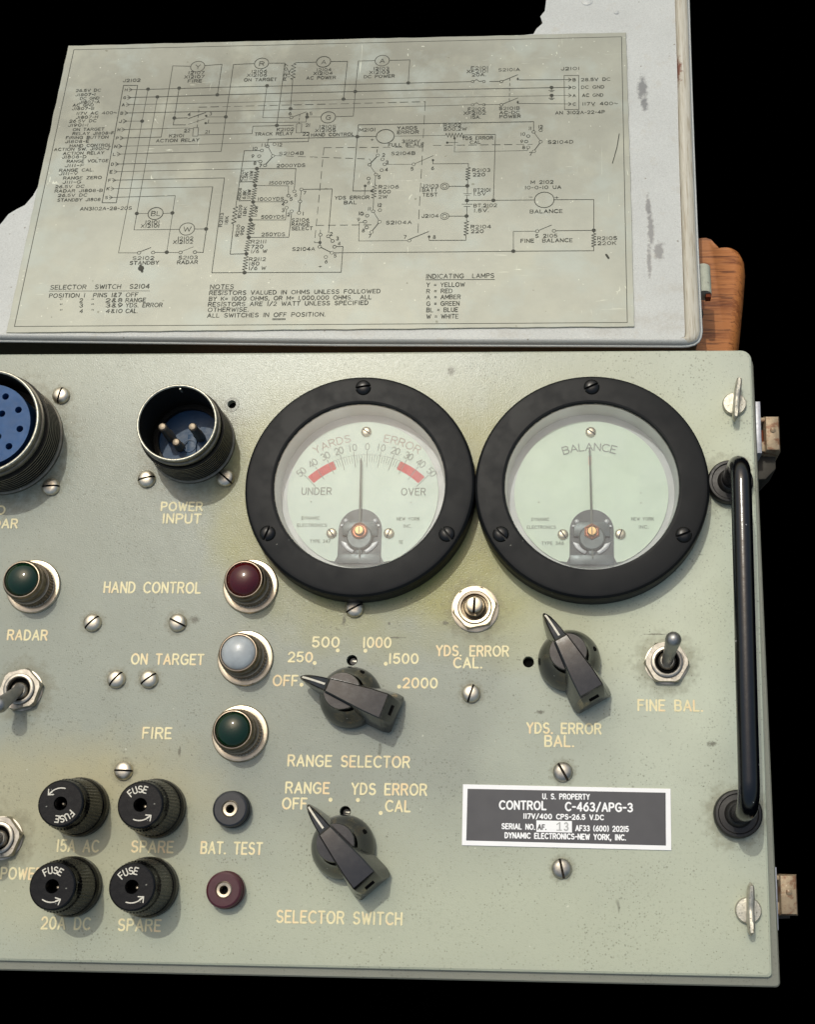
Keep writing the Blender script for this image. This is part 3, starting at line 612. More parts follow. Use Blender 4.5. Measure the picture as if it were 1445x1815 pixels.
# lamps
for ch, x, y in (('Y', 350.4, 118.8), ('R', 463.7, 113.2), ('A', 573.6, 110.4), ('A', 677.6, 108.2), ('G', 581.9, 208.7)):
    circ(x, y, 13, .42); tx(ch, x - 4, y + 4, x + 4, 8)
circ(275.7, 379, 13, .42); tx('BL', 268, 383, 283, 8); circ(331.5, 406.4, 13, .42); tx('W', 325, 410.6, 338, 8)
ln((285.7, 243.7), (306.3, 117.6), (337, 118.2)); ln((363.5, 117), (393.6, 114.8), (385.3, 168.8)); dot(385.3, 168.8); dot(317.6, 157)
ln((317.6, 157), (309, 210.4), (307, 222), (329, 222)); dot(309, 210); ln((309, 210.4), (332, 209.5)); ln((334, 211), (365, 200)); ln((334, 221), (364, 211)); dot(365.5, 206, .7); dot(364.5, 219, .7)
ln((365.5, 208), (400.3, 207.8)); ln((364.5, 219), (542.6, 217), (544.5, 200)); dash((352.5, 195), (349.5, 226), 5, 4); dash((352.5, 190.8), (754, 181), 14, 7); dash((754, 181), (740.5, 420.7), 16, 8)
ln((343, 227), (352, 227), (350.5, 242), (341.5, 242), (343, 227)); ln((332, 227.8), (343, 229)); ln((351, 240), (446.8, 237.7), (448.4, 224.4), (520, 222.8))
ln((392, 269), (400.3, 207.8), (413.8, 115.2), (450, 113.5)); dot(400.3, 207.8); ln((477.5, 112.8), (505, 112.7), (490.8, 223)); dot(490.8, 223)
tx("12107", 333.8, 132.5, 361.4); tx("X12107", 327, 139.7, 361.4); tx("FIRE", 333, 147, 357, 5.6, .42); tx("4", 333, 206, 337); tx("3", 371, 205, 375); tx("1", 369, 218, 369.5)
tx("K2101", 300, 244, 325.5); tx("ACTION RELAY", 276.7, 252.8, 352, 5.6, .42); tx("22", 326.5, 235, 336); tx("21", 363.7, 237, 371)
tx("12106", 445.7, 130, 472.5); tx("X12106", 438, 136.6, 472.5); tx("ON TARGET", 432.7, 145, 490, 5.6, .42)
zig((521, 113), (519, 142), 4, 5); ln((526, 111.8), (522, 113)); ln((519, 142), (515, 193.5)); dot(515, 193.5); vt("R2107", 507, 143, 114, 4.5); vt("1K", 514, 138, 124, 4.5)
ln((526, 111.8), (560, 111)); ln((587, 110), (616, 109.6), (609, 176.3)); dot(609, 176.3)
tx("12104", 561.4, 127, 586.8); tx("X12104", 555.8, 133.5, 589); tx("AC POWER", 543.4, 141.6, 594.6, 5.6, .42)
ln((664, 108.3), (635.3, 109), (629.8, 163), (626.4, 206.5), (596, 207.6)); dot(629.8, 163); ln((691, 107.8), (726.6, 107), (723.9, 147.8)); dot(723.9, 147.8)
tx("12103", 662.4, 125, 689.3); tx("X12103", 655, 131.5, 690); tx("DC POWER", 645.5, 139.2, 699, 5.6, .42)
ln((568.5, 208), (544.5, 208)); dot(544.5, 208); ln((473.4, 152.8), (465.6, 209.3), (513.5, 209.3)); dot(473.4, 152.8); circ(516.5, 209, 3); ln((519, 208), (543, 199)); dash((531.5, 203), (530, 219), 4, 3); dot(544.6, 203, .7)
tx("6", 512, 204.5, 516); tx("5", 549, 204.5, 553); ln((526, 220), (535, 220), (534, 236), (525, 236), (526, 220)); tx("21", 542, 225, 549); tx("22", 537, 241, 547)
tx("12105", 566, 228, 595); tx("X12105", 559, 234.6, 594.6); tx("HAND CONTROL", 551.7, 242.4, 627, 5.4, .42); tx("K2102", 491, 233, 520.4); tx("TRACK RELAY", 451.8, 241, 518, 5.4)
ln((480, 253), (546.7, 251.6), (548, 235), (535, 235)); ln((474, 259), (475.3, 247.5), (633.4, 242.8), (667, 242.6)); dot(633.4, 242.8); circ(683, 242.5, 15.8, .42); ln((699, 242), (790, 240.5)); tx("+", 657, 251, 662)
tx("M2101", 637, 233.6, 665); tx("YARDS", 704.5, 230.5, 739, 5.6, .42); tx("ERROR", 704.5, 238, 742, 5.6, .42); tx("315MV", 712.8, 254, 744); tx("FULL SCALE", 688.7, 260.4, 751, 5.6, .42)
zig((790, 240.5), (823, 240), 3.6, 6); ln((823, 240), (878.4, 238.8), (874.8, 355.7)); dot(874.8, 355.7); ln((946.2, 232), (946.2, 216.4), (635.3, 222), (633.4, 242.8), (625.6, 339), (661, 339)); dot(659, 339, .8)
ln((806.5, 243), (805.6, 270), (935, 267.5), (936, 263)); dot(806, 246, .7); ln((792, 253.5), (812, 253)); dot(793, 253.5, .7); dash((768, 258.5), (944, 256.5), 14, 7)
tx("R2102", 787, 225.8, 817); tx("500,2W", 787, 232.4, 827); tx("YDS ERROR", 819.4, 248.4, 873.7, 5.6, .42); tx("CAL", 833.6, 255.6, 851.6, 5.6, .42)
# rotary wafers
def wafer(pts, r=3):
    for x, y in pts: circ(x, y, r)
wafer([(464.2, 267.4), (459.5, 277.4), (461.5, 287), (469.8, 293.7), (474.2, 260), (486.6, 256.3), (483.9, 277)])
for s_, x, y in (("10", 448, 266.6), ("9", 445.8, 280), ("8", 449.5, 292.6), ("7", 459.5, 297), ("11", 463, 260.5), ("12", 492, 260)): tx(s_, x, y, x + (7.5 if len(s_) > 1 else 4))
ln((476, 262.5), (482.5, 274.5)); ln((482.5, 279.5), (471, 292), w_=.5); ln((461, 267.6), (433.2, 267.7), (418, 366)); zig((418, 366), (414, 398), 4, 5); ln((414, 398), (408, 451), (436.8, 450.3)); dash((486.6, 276.5), (655, 282.6), 13, 8); tx("S2104B", 494.7, 275.4, 537.6)
tx("2000YDS", 490.8, 297, 540.3); ln((455.4, 299.5), (524.6, 299.5), (521.8, 336)); wafer([(511.3, 347.4), (506.6, 358), (508, 368.7), (517, 375), (521.8, 339.6), (534.3, 336.3), (532, 357.6), (530, 377.8)])
ln((534, 339), (532.3, 354.6)); ln((531.8, 360), (530.3, 374), w_=.5); ln((537.5, 336.3), (589, 335.5), (582.5, 413)); tx("6", 522, 349, 526); tx("7", 538, 345, 542); tx("5", 513.8, 356, 518); tx("4", 499.5, 365, 503.5); tx("3", 499.5, 376, 503.5); tx("2", 509.5, 383.5, 513.5); tx("1", 537, 382, 537.5)
yy = [299.5, 329.4, 358.4, 390.3, 421.3, 450.3, 483.6]; xx = [455.4, 452, 448.7, 444.3, 441, 436.8, 433.5]
for i in range(6):
    dot(xx[i], yy[i]); zig((xx[i], yy[i] + 4), (xx[i + 1], yy[i + 1] - 4), 4.2, 5); ln((xx[i], yy[i]), (xx[i], yy[i] + 4)); ln((xx[i + 1], yy[i + 1] - 4), (xx[i + 1], yy[i + 1]))
dot(433.5, 483.6)
for s_, x0, x1, y, ex, ey in (("1500YDS", 477.5, 519, 327.6, 511.3, 344.5), ("1000YDS", 457, 502.4, 356.3, 503.5, 358), ("500YDS", 463, 503, 388, 508, 371.5), ("250YDS", 463.7, 504.6, 419, 517, 378)): tx(s_, x0, y, x1)
ln((452, 329.4), (511.4, 330), (511.3, 344.5)); ln((448.7, 358.4), (503.5, 358)); ln((444.3, 390.3), (506, 390.4), (508, 371.7)); ln((441, 421.3), (512, 421), (517, 378))
for s_, x, a, b in (("R2101", 430, 323, 302), ("1.5K", 438, 320, 306), ("1/6W", 447, 318, 304), ("R2108", 426, 354, 334), ("6.8K", 435, 353, 338), ("1/6W", 443, 352, 337), ("R2109", 427, 386, 364), ("18K", 436, 383, 367), ("1/6W", 455, 384, 366), ("R2110", 423, 419, 399), ("900", 431.5, 417, 402), ("1/6W", 450, 415, 397), ("R2113", 393.5, 402, 378), ("18K", 403.5, 398, 384)): vt(s_, x, a, b, 5)
ln((423, 356.5), (444, 356)); ln((426, 323), (450, 322.5))
tx("R2111", 445, 431.8, 471.4); tx("720", 445, 440.6, 466); tx("1/6 W", 445, 448.8, 472.5); tx("R2112", 441.5, 463, 470.6); tx("180", 441.5, 470.8, 459); tx("1/6 W", 441, 478.8, 470.6)
tx("S2106", 517, 393.4, 547.3); tx("RANGE", 517, 401, 548); tx("SELECT", 517, 408.4, 553.6)
ln((398, 316), (375.4, 484), (604.8, 483), (608, 437.4), (596, 437.4)); ln((377, 331.7), (360, 448), (349, 447.5)); ln((310.6, 347.3), (295.6, 447.5)); 
for x, y in ((242.5, 379), (305.6, 378), (365.4, 406.4), (295.6, 447.6)): dot(x, y)
ln((242.5, 379), (262.5, 379)); ln((289, 379), (305.6, 378)); ln((237.5, 408), (318, 407)); ln((345, 406.4), (365.4, 406.4))
tx("12101", 257.4, 397.4, 281.7); tx("X12101", 249.8, 404, 281.7); tx("12102", 315, 426, 341.5); tx("X12102", 307, 432.4, 341.5)
ln((210, 448.6), (243.5, 448.6)); ln((275, 448), (316.5, 448)); wafer([(246.5, 448.6), (271.4, 448), (320, 448), (345.5, 447.4)]); ln((249, 446.5), (267.4, 439.4)); ln((322.5, 446), (343, 438))
tx("S2102", 234.8, 461, 272.4); tx("STANDBY", 230, 469.4, 280.7, 5.6, .42); tx("S2103", 316.6, 460, 349.5); tx("RADAR", 314, 468.4, 349.8, 5.6, .42)
# lower selector wafer
wafer([(568, 416.6), (566.9, 437.9), (581.9, 419.3), (589.6, 427.6), (593, 437.9), (588.2, 448.4), (577.7, 456)]); dot(567.2, 430.4, .9); ln((568, 408), (568, 413.6)); ln((567.8, 419.6), (567.2, 434.9)); ln((569, 439), (585.6, 447.2), w_=.5); ln((584, 421.5), (587.5, 425)); ln((591.4, 448.6), (800, 447), (910.2, 445.8), (1052.8, 445))
tx("2", 585, 418, 589); tx("3", 596, 426, 600); tx("4", 599, 435, 603); tx("5", 592, 456.5, 596); tx("6", 576, 467, 580); tx("S2104A", 518.2, 445, 557.8); tx("+", 565, 475, 570, 4)
dash((574.4, 262.7), (557.8, 428)); ln((557.8, 428), (557.5, 430.6), (567, 430.4)); dash((574.4, 262.4), (750, 261.4)); dash((561, 400), (665, 399)); ln((655, 282.6), (659, 288))
wafer([(669.9, 276), (678.2, 283), (681.8, 291.8), (676.8, 302.3), (666.6, 309.8), (653.5, 317), (655.2, 292.6)]); ln((657, 290), (668, 278.6), w_=.5); ln((656.8, 295), (665.3, 307.3)); ln((666, 313), (664.5, 328)); zig((664.5, 328), (662.5, 352), 4, 5); ln((662.5, 352), (661.6, 372))
tx("1", 668, 271, 668.5); tx("2", 678, 278, 682); tx("3", 684, 291, 688); tx("4", 683, 304, 687); tx("5", 670, 317.5, 674); tx("6", 651.5, 327, 655.5); tx("S2104B", 694, 275.4, 735.5)
ln((685, 291.8), (730.5, 291.8)); circ(733.5, 291.8, 3); ln((736, 290.5), (768, 276.6)); ln((767.6, 284), (767.6, 291), (830.5, 290.6), (830.3, 297)); dot(767.6, 284.6, .7); tx("5", 728.5, 302.5, 732.5); tx("6", 765, 301.5, 769)
zig((830.3, 297), (829.3, 320), 4, 5); ln((829.3, 320), (828.6, 343)); dot(828.6, 330); ln((821.7, 343.8), (836, 343.8)); ln((824.5, 346.6), (833, 346.6)); ln((828, 346.6), (828, 362.4)); dot(828, 356); ln((819.5, 362.5), (837.5, 362.5)); ln((823, 366.5), (833.5, 366.5)); ln((828, 366.5), (827.2, 392)); dot(827.2, 383.5); zig((827.2, 392), (826.2, 418), 4, 5); ln((826.2, 418), (826, 426.4), (760.8, 426.6), (760.8, 420)); dot(760.8, 420, .7); ln((725, 425), (760, 411)); circ(725.7, 426.8, 3); ln((722.7, 427), (636, 427.6), (637, 394.5), (644, 394.5))
tx("7", 716, 423.5, 720); tx("8", 768, 423.5, 772)
for y, s_ in ((330.8, "J2103"), (383.7, "J2104")): circ(788.4, y, 7.2); circ(788.4, y, 4); ln((795.5, y), (828, y)); tx(s_, 748, y + 2.5, 777)
tx("BATT", 749, 340.4, 775); tx("TEST", 749, 348.6, 775); tx("BT2101", 840, 340.5, 869.5); tx("1.5V", 840, 347, 861); tx("BT.2102", 840, 367.8, 880.6); tx("1.5V.", 840.6, 376.6, 866); tx("R2104", 835, 405.4, 870); tx("220", 835.5, 413.4, 857); tx("R2103", 838, 305.2, 868.7); tx("220", 838.8, 313, 859.6)
tx("R2106", 671.3, 334.8, 706.4); tx("500", 671.3, 343.3, 692); tx("2W", 671.3, 352, 686); tx("YDS ERROR", 593.8, 354, 654, 5.6, .42); tx("BAL", 610, 362.4, 631.7, 5.6, .42); ln((646.4, 346), (647.4, 329)); dot(647.4, 330, .8)
wafer([(661.6, 375), (673.5, 373), (651, 382.8), (641.8, 379.6), (647.2, 393.6), (650, 403.6), (658.8, 411.6), (672.7, 393.6)]); ln((663.4, 377.6), (671.4, 391)); ln((671, 396), (660.5, 409), w_=.5); tx("11", 652.5, 373.5, 657); tx("12", 669.5, 367, 676); tx("10", 636, 381.5, 643); tx("9", 633.5, 392.5, 637.5); tx("8", 642, 412, 646); tx("7", 653.5, 421.5, 657.5); tx("S2104A", 684.6, 398, 729.4)
ln((828, 356), (948.5, 355)); circ(965, 354.8, 16.6, .42); ln((981.5, 354.6), (1052.8, 354.3), (1052.8, 414)); dot(1052.8, 408.8); zig((1052.8, 414), (1052.8, 438), 4, 5); ln((1052.8, 438), (1052.8, 445)); tx("-", 938, 352.5, 944); tx("+", 984, 353.5, 990)
tx("M 2102", 941.5, 326.4, 980.8); tx("10-0-10 UA", 931, 336, 994.7); tx("BALANCE", 940, 378.4, 997, 5.8, .42); ln((949.5, 410.3), (910.2, 410.6), (910.2, 445.8)); dot(910.2, 445.8); wafer([(952.6, 410.3), (982.2, 409.7)]); ln((955, 409), (978, 399.4)); ln((985.3, 409.6), (1052.8, 408.8))
tx("S 2105", 949.5, 421.6, 987.7); tx("FINE  BALANCE", 923.5, 430.4, 1014.8, 5.8, .42); tx("R2105", 1059.7, 426, 1093.7); tx("220K", 1060, 434.6, 1092)
wafer([(946.2, 234.5), (958.7, 231.6), (936.5, 242), (933, 251.6), (936.5, 261.8), (946.8, 268.8), (958.7, 252)]); ln((948, 237), (957.4, 249.6)); ln((957, 254.5), (948.4, 266), w_=.5); tx("11", 938, 231, 942); tx("12", 955, 228, 962); tx("10", 923.5, 241, 931); tx("9", 923, 254, 927); tx("8", 926.5, 264.6, 930.5); tx("7", 939, 276, 943); tx("S2104D", 971.7, 255.4, 1016)
ln((1000.2, 134.8), (1026, 134.4), (1026.6, 194.8), (1001, 195), (1000.2, 134.8))
for ch, y in (("B", 142), ("D", 155.6), ("A", 169.8), ("C", 185)): ln((1008, y - 3), (1013, y), (1008, y + 3)); tx(ch, 1016, y + 2.6, 1020.5, 5)
tx("J2101", 995, 125.2, 1027); tx("28.5V DC", 1030.7, 144.6, 1082); tx("DC GND", 1031, 158, 1071); tx("AC GND", 1032.6, 172.4, 1069.4); tx("117V 400~", 1033, 187.6, 1095); tx("AN 3102A-22-4P", 985, 203.4, 1072)
tx("F2101", 835.5, 124, 865); tx("XF2101", 828, 130, 865); tx("20A.", 837, 136, 861); tx("S2101A", 884, 127.2, 921.3); tx("F2102", 830, 197, 860); tx("XF2102", 822.5, 204, 861); tx("15A.", 835, 211, 851.6); tx("S2101B", 885, 195.6, 921); tx("AC-DC", 886, 203, 921, 5.4, .42); tx("POWER", 886, 210, 922.7, 5.4, .42)
# notes
tx("SELECTOR  SWITCH  S2104", 89, 513.4, 264, 7, .42); ln((87, 516.4), (265, 516))
tx("POSITION 1  PINS 1&7 OFF", 87, 528, 243.5, 6.6, .42)
for y, a_, b_, c_, e in ((536, "2", "2&8", "RANGE", 257.4), (545, "3", "3&9", "YDS. ERROR", 287), (555, "4", "4&10", "CAL.", 243.5)):
    tx(a_, 141, y, 146, 6, .42); tx(b_, 187.5, y, 216, 6, .42); tx(c_, 222.6, y, e, 6.6, .42); tx('"', 106, y, 109, 6); tx('"', 162, y, 165, 6)
tx("NOTES", 372.7, 512.4, 413.6, 6.8, .42); ln((372.5, 514.6), (414, 514.4))
tx("RESISTORS VALUED IN OHMS UNLESS FOLLOWED", 371, 523.2, 673.5, 6.4, .42); tx("BY K= 1000 OHMS, OR M= 1,000,000 OHMS.  ALL", 370.5, 533.6, 657.5, 6.4, .42); tx("RESISTORS ARE 1/2 WATT UNLESS SPECIFIED", 369, 543.4, 652, 6.4, .42); tx("OTHERWISE.", 368.5, 553, 439.6, 6.4, .42); tx("ALL SWITCHES IN OFF POSITION.", 367.7, 563, 575.8, 6.4, .42); ln((483, 565.4), (506, 565.2)); ln((483, 567.2), (506, 567))
tx("INDICATING  LAMPS", 755.8, 494, 875.6, 7, .42); ln((755, 496.4), (877, 495.8))
for s_, y, e in (("Y = YELLOW", 509, 823.6), ("R = RED", 520, 801.5), ("A = AMBER", 530.7, 816), ("G = GREEN", 542.3, 814), ("BL = BLUE", 553.4, 811.4), ("W = WHITE", 565, 812)): tx(s_, 756.4, y, e, 6.6, .42)
# scuffs
ln((1098, 238), (1094, 262), (1086, 290), w_=.5); INK.disc(*onlid(250, 476, PT), 1.7, ZI + .22, 10); ln((249, 471), (252, 482), w_=1.4); ln((1075, 452), (1079, 458), w_=1.2)
link('printed_diagram', INK.mesh('printed_diagram', M['ink']), plate)

# ================================================================== control unit
unit = thing('control_unit', 'grey green military radar control box with two round meters, knobs, lamps and fuse holders', 'control box')
XL, XR, YT, YB = -240, 150.6, 58.0, -171.6
# slightly tapering photographed outline
def line_y(pa, pb, x):
    a, b = at(*pa), at(*pb); return a[1] + (b[1] - a[1]) * (x - a[0]) / (b[0] - a[0])
YTr = line_y((0, 627), (1300, 620), XR); YTl = line_y((0, 627), (1300, 620), XL)
YBr = line_y((0, 1703), (1340, 1732), XR); YBl = line_y((0, 1703), (1340, 1732), XL)
def pan_outline(o=0.0, r=4.0):
    q = []
    for (cx, cy, sx, sy, a0) in ((XR + o, YBr - o, -1, 1, -90), (XR + o, YTr + o, -1, -1, 0), (XL - o, YTl + o, 1, -1, 90), (XL - o, YBl - o, 1, 1, 180)):
        rr = 1.6 if sy > 0 else r
        q += [(cx + sx * rr + rr * math.cos(R(a0 + 15 * k)), cy + sy * rr + rr * math.sin(R(a0 + 15 * k))) for k in range(7)]
    return q
holes = [(411, 717, 1.7), (937, 1173, 2.1), (624, 1170, 2.05), (612, 1438, 2.05)]
hl = [(at(x, y), r) for x, y, r in holes]
def circle(c, r, n=28): return [(c[0] + r * math.cos(2 * math.pi * k / n), c[1] + r * math.sin(2 * math.pi * k / n)) for k in range(n)]
TP = 3.2
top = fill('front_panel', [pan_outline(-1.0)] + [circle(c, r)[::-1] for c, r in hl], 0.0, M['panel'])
bm = bmesh.new(); bm.from_mesh(top)
def ringband(rings):
    vv = [[bm.verts.new((x * MM, y * MM, z * MM)) for x, y in pl] for pl, z in rings]; n = len(vv[0])
    for i in range(len(vv) - 1):
        for k in range(n): f = bm.faces.new((vv[i][k], vv[i][(k + 1) % n], vv[i + 1][(k + 1) % n], vv[i + 1][k])); f.smooth = True
ringband([(pan_outline(0), -TP), (pan_outline(0), -1.0), (pan_outline(-.3), -.3), (pan_outline(-1.0), 0)])
for c, r in hl: ringband([(circle(c, r), 0), (circle(c, r * .97), -.3), (circle(c, r * .97), -2.5)][::-1])
bmesh.ops.remove_doubles(bm, verts=bm.verts, dist=1e-6); bm.to_mesh(top); bm.free(); top.set_sharp_from_angle(angle=R(8))
link('front_panel', top, unit)
mb = MB()
for c, r in hl:
    mb = MB(); mb.disc(0, 0, r * 1.5, 0, 20); link('hole_backing', mb.mesh('hole_backing', M['dark']), unit, (c[0], c[1], -2.6))
# case behind it, down to the board
def zb(y): return (LV(0, 0, -WALL)[2] - math.tan(-LID_R[0]) * (y - LV(0, 0, -WALL)[1])) + .3
mb = MB()
lipo = pan_outline(2.2, 5.5)
lipo = [(x + (0.6 if x > 0 else 0), y - (1.0 if y < -100 else -.0)) for x, y in lipo]
for k in range(len(lipo)):
    x, y = lipo[k]
    if y > 0: lipo[k] = (x - (2.0 if x > 0 else 0), y - 2.6)
n = len(lipo); body = offset(lipo, 1.2)
rings = [([(x, y) for x, y in body], None), (body, -14), (lipo, -13), (lipo, -2.2), (offset(lipo, .5), -1.7), (offset(lipo, 2.0), -1.75), (offset(lipo, 5.0), -1.8), (offset(lipo, 5.2), -3.9)]
vs = []
for pl, z in rings: vs += [(x, y, zb(y) if z is None else z) for x, y in pl]
fs = [(i * n + k, i * n + (k + 1) % n, (i + 1) * n + (k + 1) % n, (i + 1) * n + k) for i in range(len(rings) - 1) for k in range(n)]
fs.append(tuple((len(rings) - 1) * n + k for k in range(n)))
mb.add(vs, fs); link('case', mb.mesh('case', M['case'], 35), unit)

# ---- lettering
def legend(text, x0, x1, yb, h=16, y1=None, w_=.7, z=.03, mat='letter', parent=None, gap=1.9):
    mb = MB(); a, b = at(x0, yb), at(x1, y1 or yb)
    if y1 is None: b = (b[0], (a[1] + b[1]) / 2); a = (a[0], b[1])
    put_text(mb, text, a, b, h / 4.28, w_, z, gap)
    return link('lettering', mb.mesh('lettering_' + text.strip().lower().replace(' ', '_')[:12], M[mat]), parent or unit, label=None)
for t_ in (("TO", -22, 8, 911.5, 14), ("RADAR", -42, 30, 935.5, 14.5), ("POWER", 286, 358, 905, 14), ("INPUT", 289, 355, 927, 15), ("HAND CONTROL", 184.6, 354.6, 1050.3, 17), ("ON TARGET", 233, 360, 1177, 16), ("RADAR", 13.6, 82.6, 1133.8, 15.5),
    ("FIRE", 253.4, 303, 1308.2, 16.4), ("15A AC", 100.8, 173.6, 1508.6, 17), ("SPARE", 233, 306, 1509.8, 16.4), ("BAT. TEST", 356.4, 464, 1512.6, 17), ("20A DC", 73.5, 158.5, 1646, 17), ("SPARE", 209.6, 283.6, 1649, 16.4), ("POWER", 1.5, 74, 1557.4, 16.6),
    ("500", 554, 600.5, 1146.4, 15.6), ("1000", 644, 692.4, 1147.2, 15.6), ("250", 511.6, 553, 1172.6, 15), ("1500", 690, 740.6, 1175.4, 15), ("OFF", 484.6, 527, 1215, 16), ("2000", 715, 774.6, 1218.6, 15), ("RANGE SELECTOR", 511, 725.4, 1358.4, 16.4),
    ("RANGE", 507, 583, 1405.2, 16), ("YDS ERROR", 624, 755.6, 1408, 16.4), ("OFF", 501, 543, 1433, 16), ("CAL", 684, 726.4, 1437.6, 16), ("SELECTOR SWITCH", 490.6, 711.6, 1636, 17), ("YDS. ERROR", 774, 901, 1162.2, 15.6), ("CAL.", 804.8, 853.6, 1183, 15.4),
    ("YDS. ERROR", 934.6, 1065, 1299.4, 15.4), ("BAL.", 966.6, 1016.6, 1322.4, 16), ("FINE BAL.", 1132, 1245, 1259.2, 16)):
    legend(*t_)
for i, (x, y) in enumerate(((534.6, 1213.3), (558, 1174.8), (598.8, 1152.6), (647.8, 1153.2), (684, 1176.2), (707.8, 1216.7), (586, 1417), (634.6, 1417.5), (675, 1440.4))):
    p = at(x, y); mb = MB(); mb.disc(0, 0, .75, .03, 14); link('index_dot', mb.mesh('index_dot', M['letter']), unit, (p[0], p[1], 0))

# ---- slotted screw head
def screw_mesh(name, rad, h, slot, mat, base=.5):
    mb = MB(); ys = [-.98, -.9, -.75, -.55, -.3]; ys = [v * rad for v in ys] + [-slot - .02, -slot, slot, slot + .02] + [-v * rad for v in reversed(ys)]
    nx = 11; vs = []; fs = []; slot_mi = []
    for j, y in enumerate(ys):
        hw = math.sqrt(max(rad * rad - y * y, .0))
        for i in range(nx):
            x = -hw * math.cos(math.pi * i / (nx - 1)); d = min(1, (x * x + y * y) / rad / rad); z = base + (h - base) * math.sqrt(max(0, 1 - d ** 1.5))
            if abs(y) < slot + .001: z = h * .2
            vs.append((x, y, z))
    for j in range(len(ys) - 1):
        for i in range(nx - 1):
            fs.append((j * nx + i, j * nx + i + 1, (j + 1) * nx + i + 1, (j + 1) * nx + i)); slot_mi.append(1 if 5 <= j <= 7 else 0)
    o = len(vs); ring = []
    for j in range(len(ys)): ring.append(j * nx + nx - 1)
    for j in reversed(range(len(ys))): ring.append(j * nx)
    for r_ in ring: vs.append((vs[r_][0] * 1.0, vs[r_][1], 0))
    n = len(ring)
    for k in range(n): fs.append((o + k, o + (k + 1) % n, ring[(k + 1) % n], ring[k]))
    mb.add(vs, fs); mb.mi = slot_mi + [0] * (len(fs) - len(slot_mi)); return mb.mesh(name, [mat, M['slot']], 38)
M['screw'] = simple('screw_nickel', lin(224, 215, 196), .38, 1, .5, (.8, 1.05), .4, (.8, .25, .15, lin(120, 104, 84)), .15)
SCR = screw_mesh('screw', 3.5, 2.3, .34, M['screw'])
SCRD = screw_mesh('screw_dull', 3.6, 2.1, .42, M['steel'])
for x, y, ang, d in ((109, 702, 78, 0), (91, 864, 4, 0), (260.5, 850, 15, 0), (400.5, 848.5, -40, 0), (164.5, 1104, 45, 0), (315.5, 1104, -25, 0), (206.8, 1204, 50, 0), (264.5, 1204, 38, 0), (219.5, 1366, -1, 0), (629, 1079, 30, 0), (835.3, 1229, 73, 0), (998, 1368, -60, 1), (996, 1539, -77, 1)):
    p = at(x, y); link('screw', SCRD if d else SCR, unit, (p[0], p[1], 0), ang)
mb = MB(); mb.lathe([(3.0, .03), (2.95, .16), (1.75, .16)], 28, cap1=False); p = at(411, 717); link('hole_ring', mb.mesh('hole_ring', M['case']), unit, (p[0], p[1], 0))
for x, y in ((625, 1171), (613, 1439)):
    p = at(x, y); mb = MB(); mb.lathe([(1.5, -2.4), (1.5, -1.4), (1.2, -1.1)], 20, (.15, -.1)); mb.cur = 1; mb.box(-.2, 1.35, -.28, .28, -1.08, -.9)
    link('set_screw', mb.mesh('set_screw', [M['screw_black'], M['rim']]), unit, (p[0], p[1], 0))

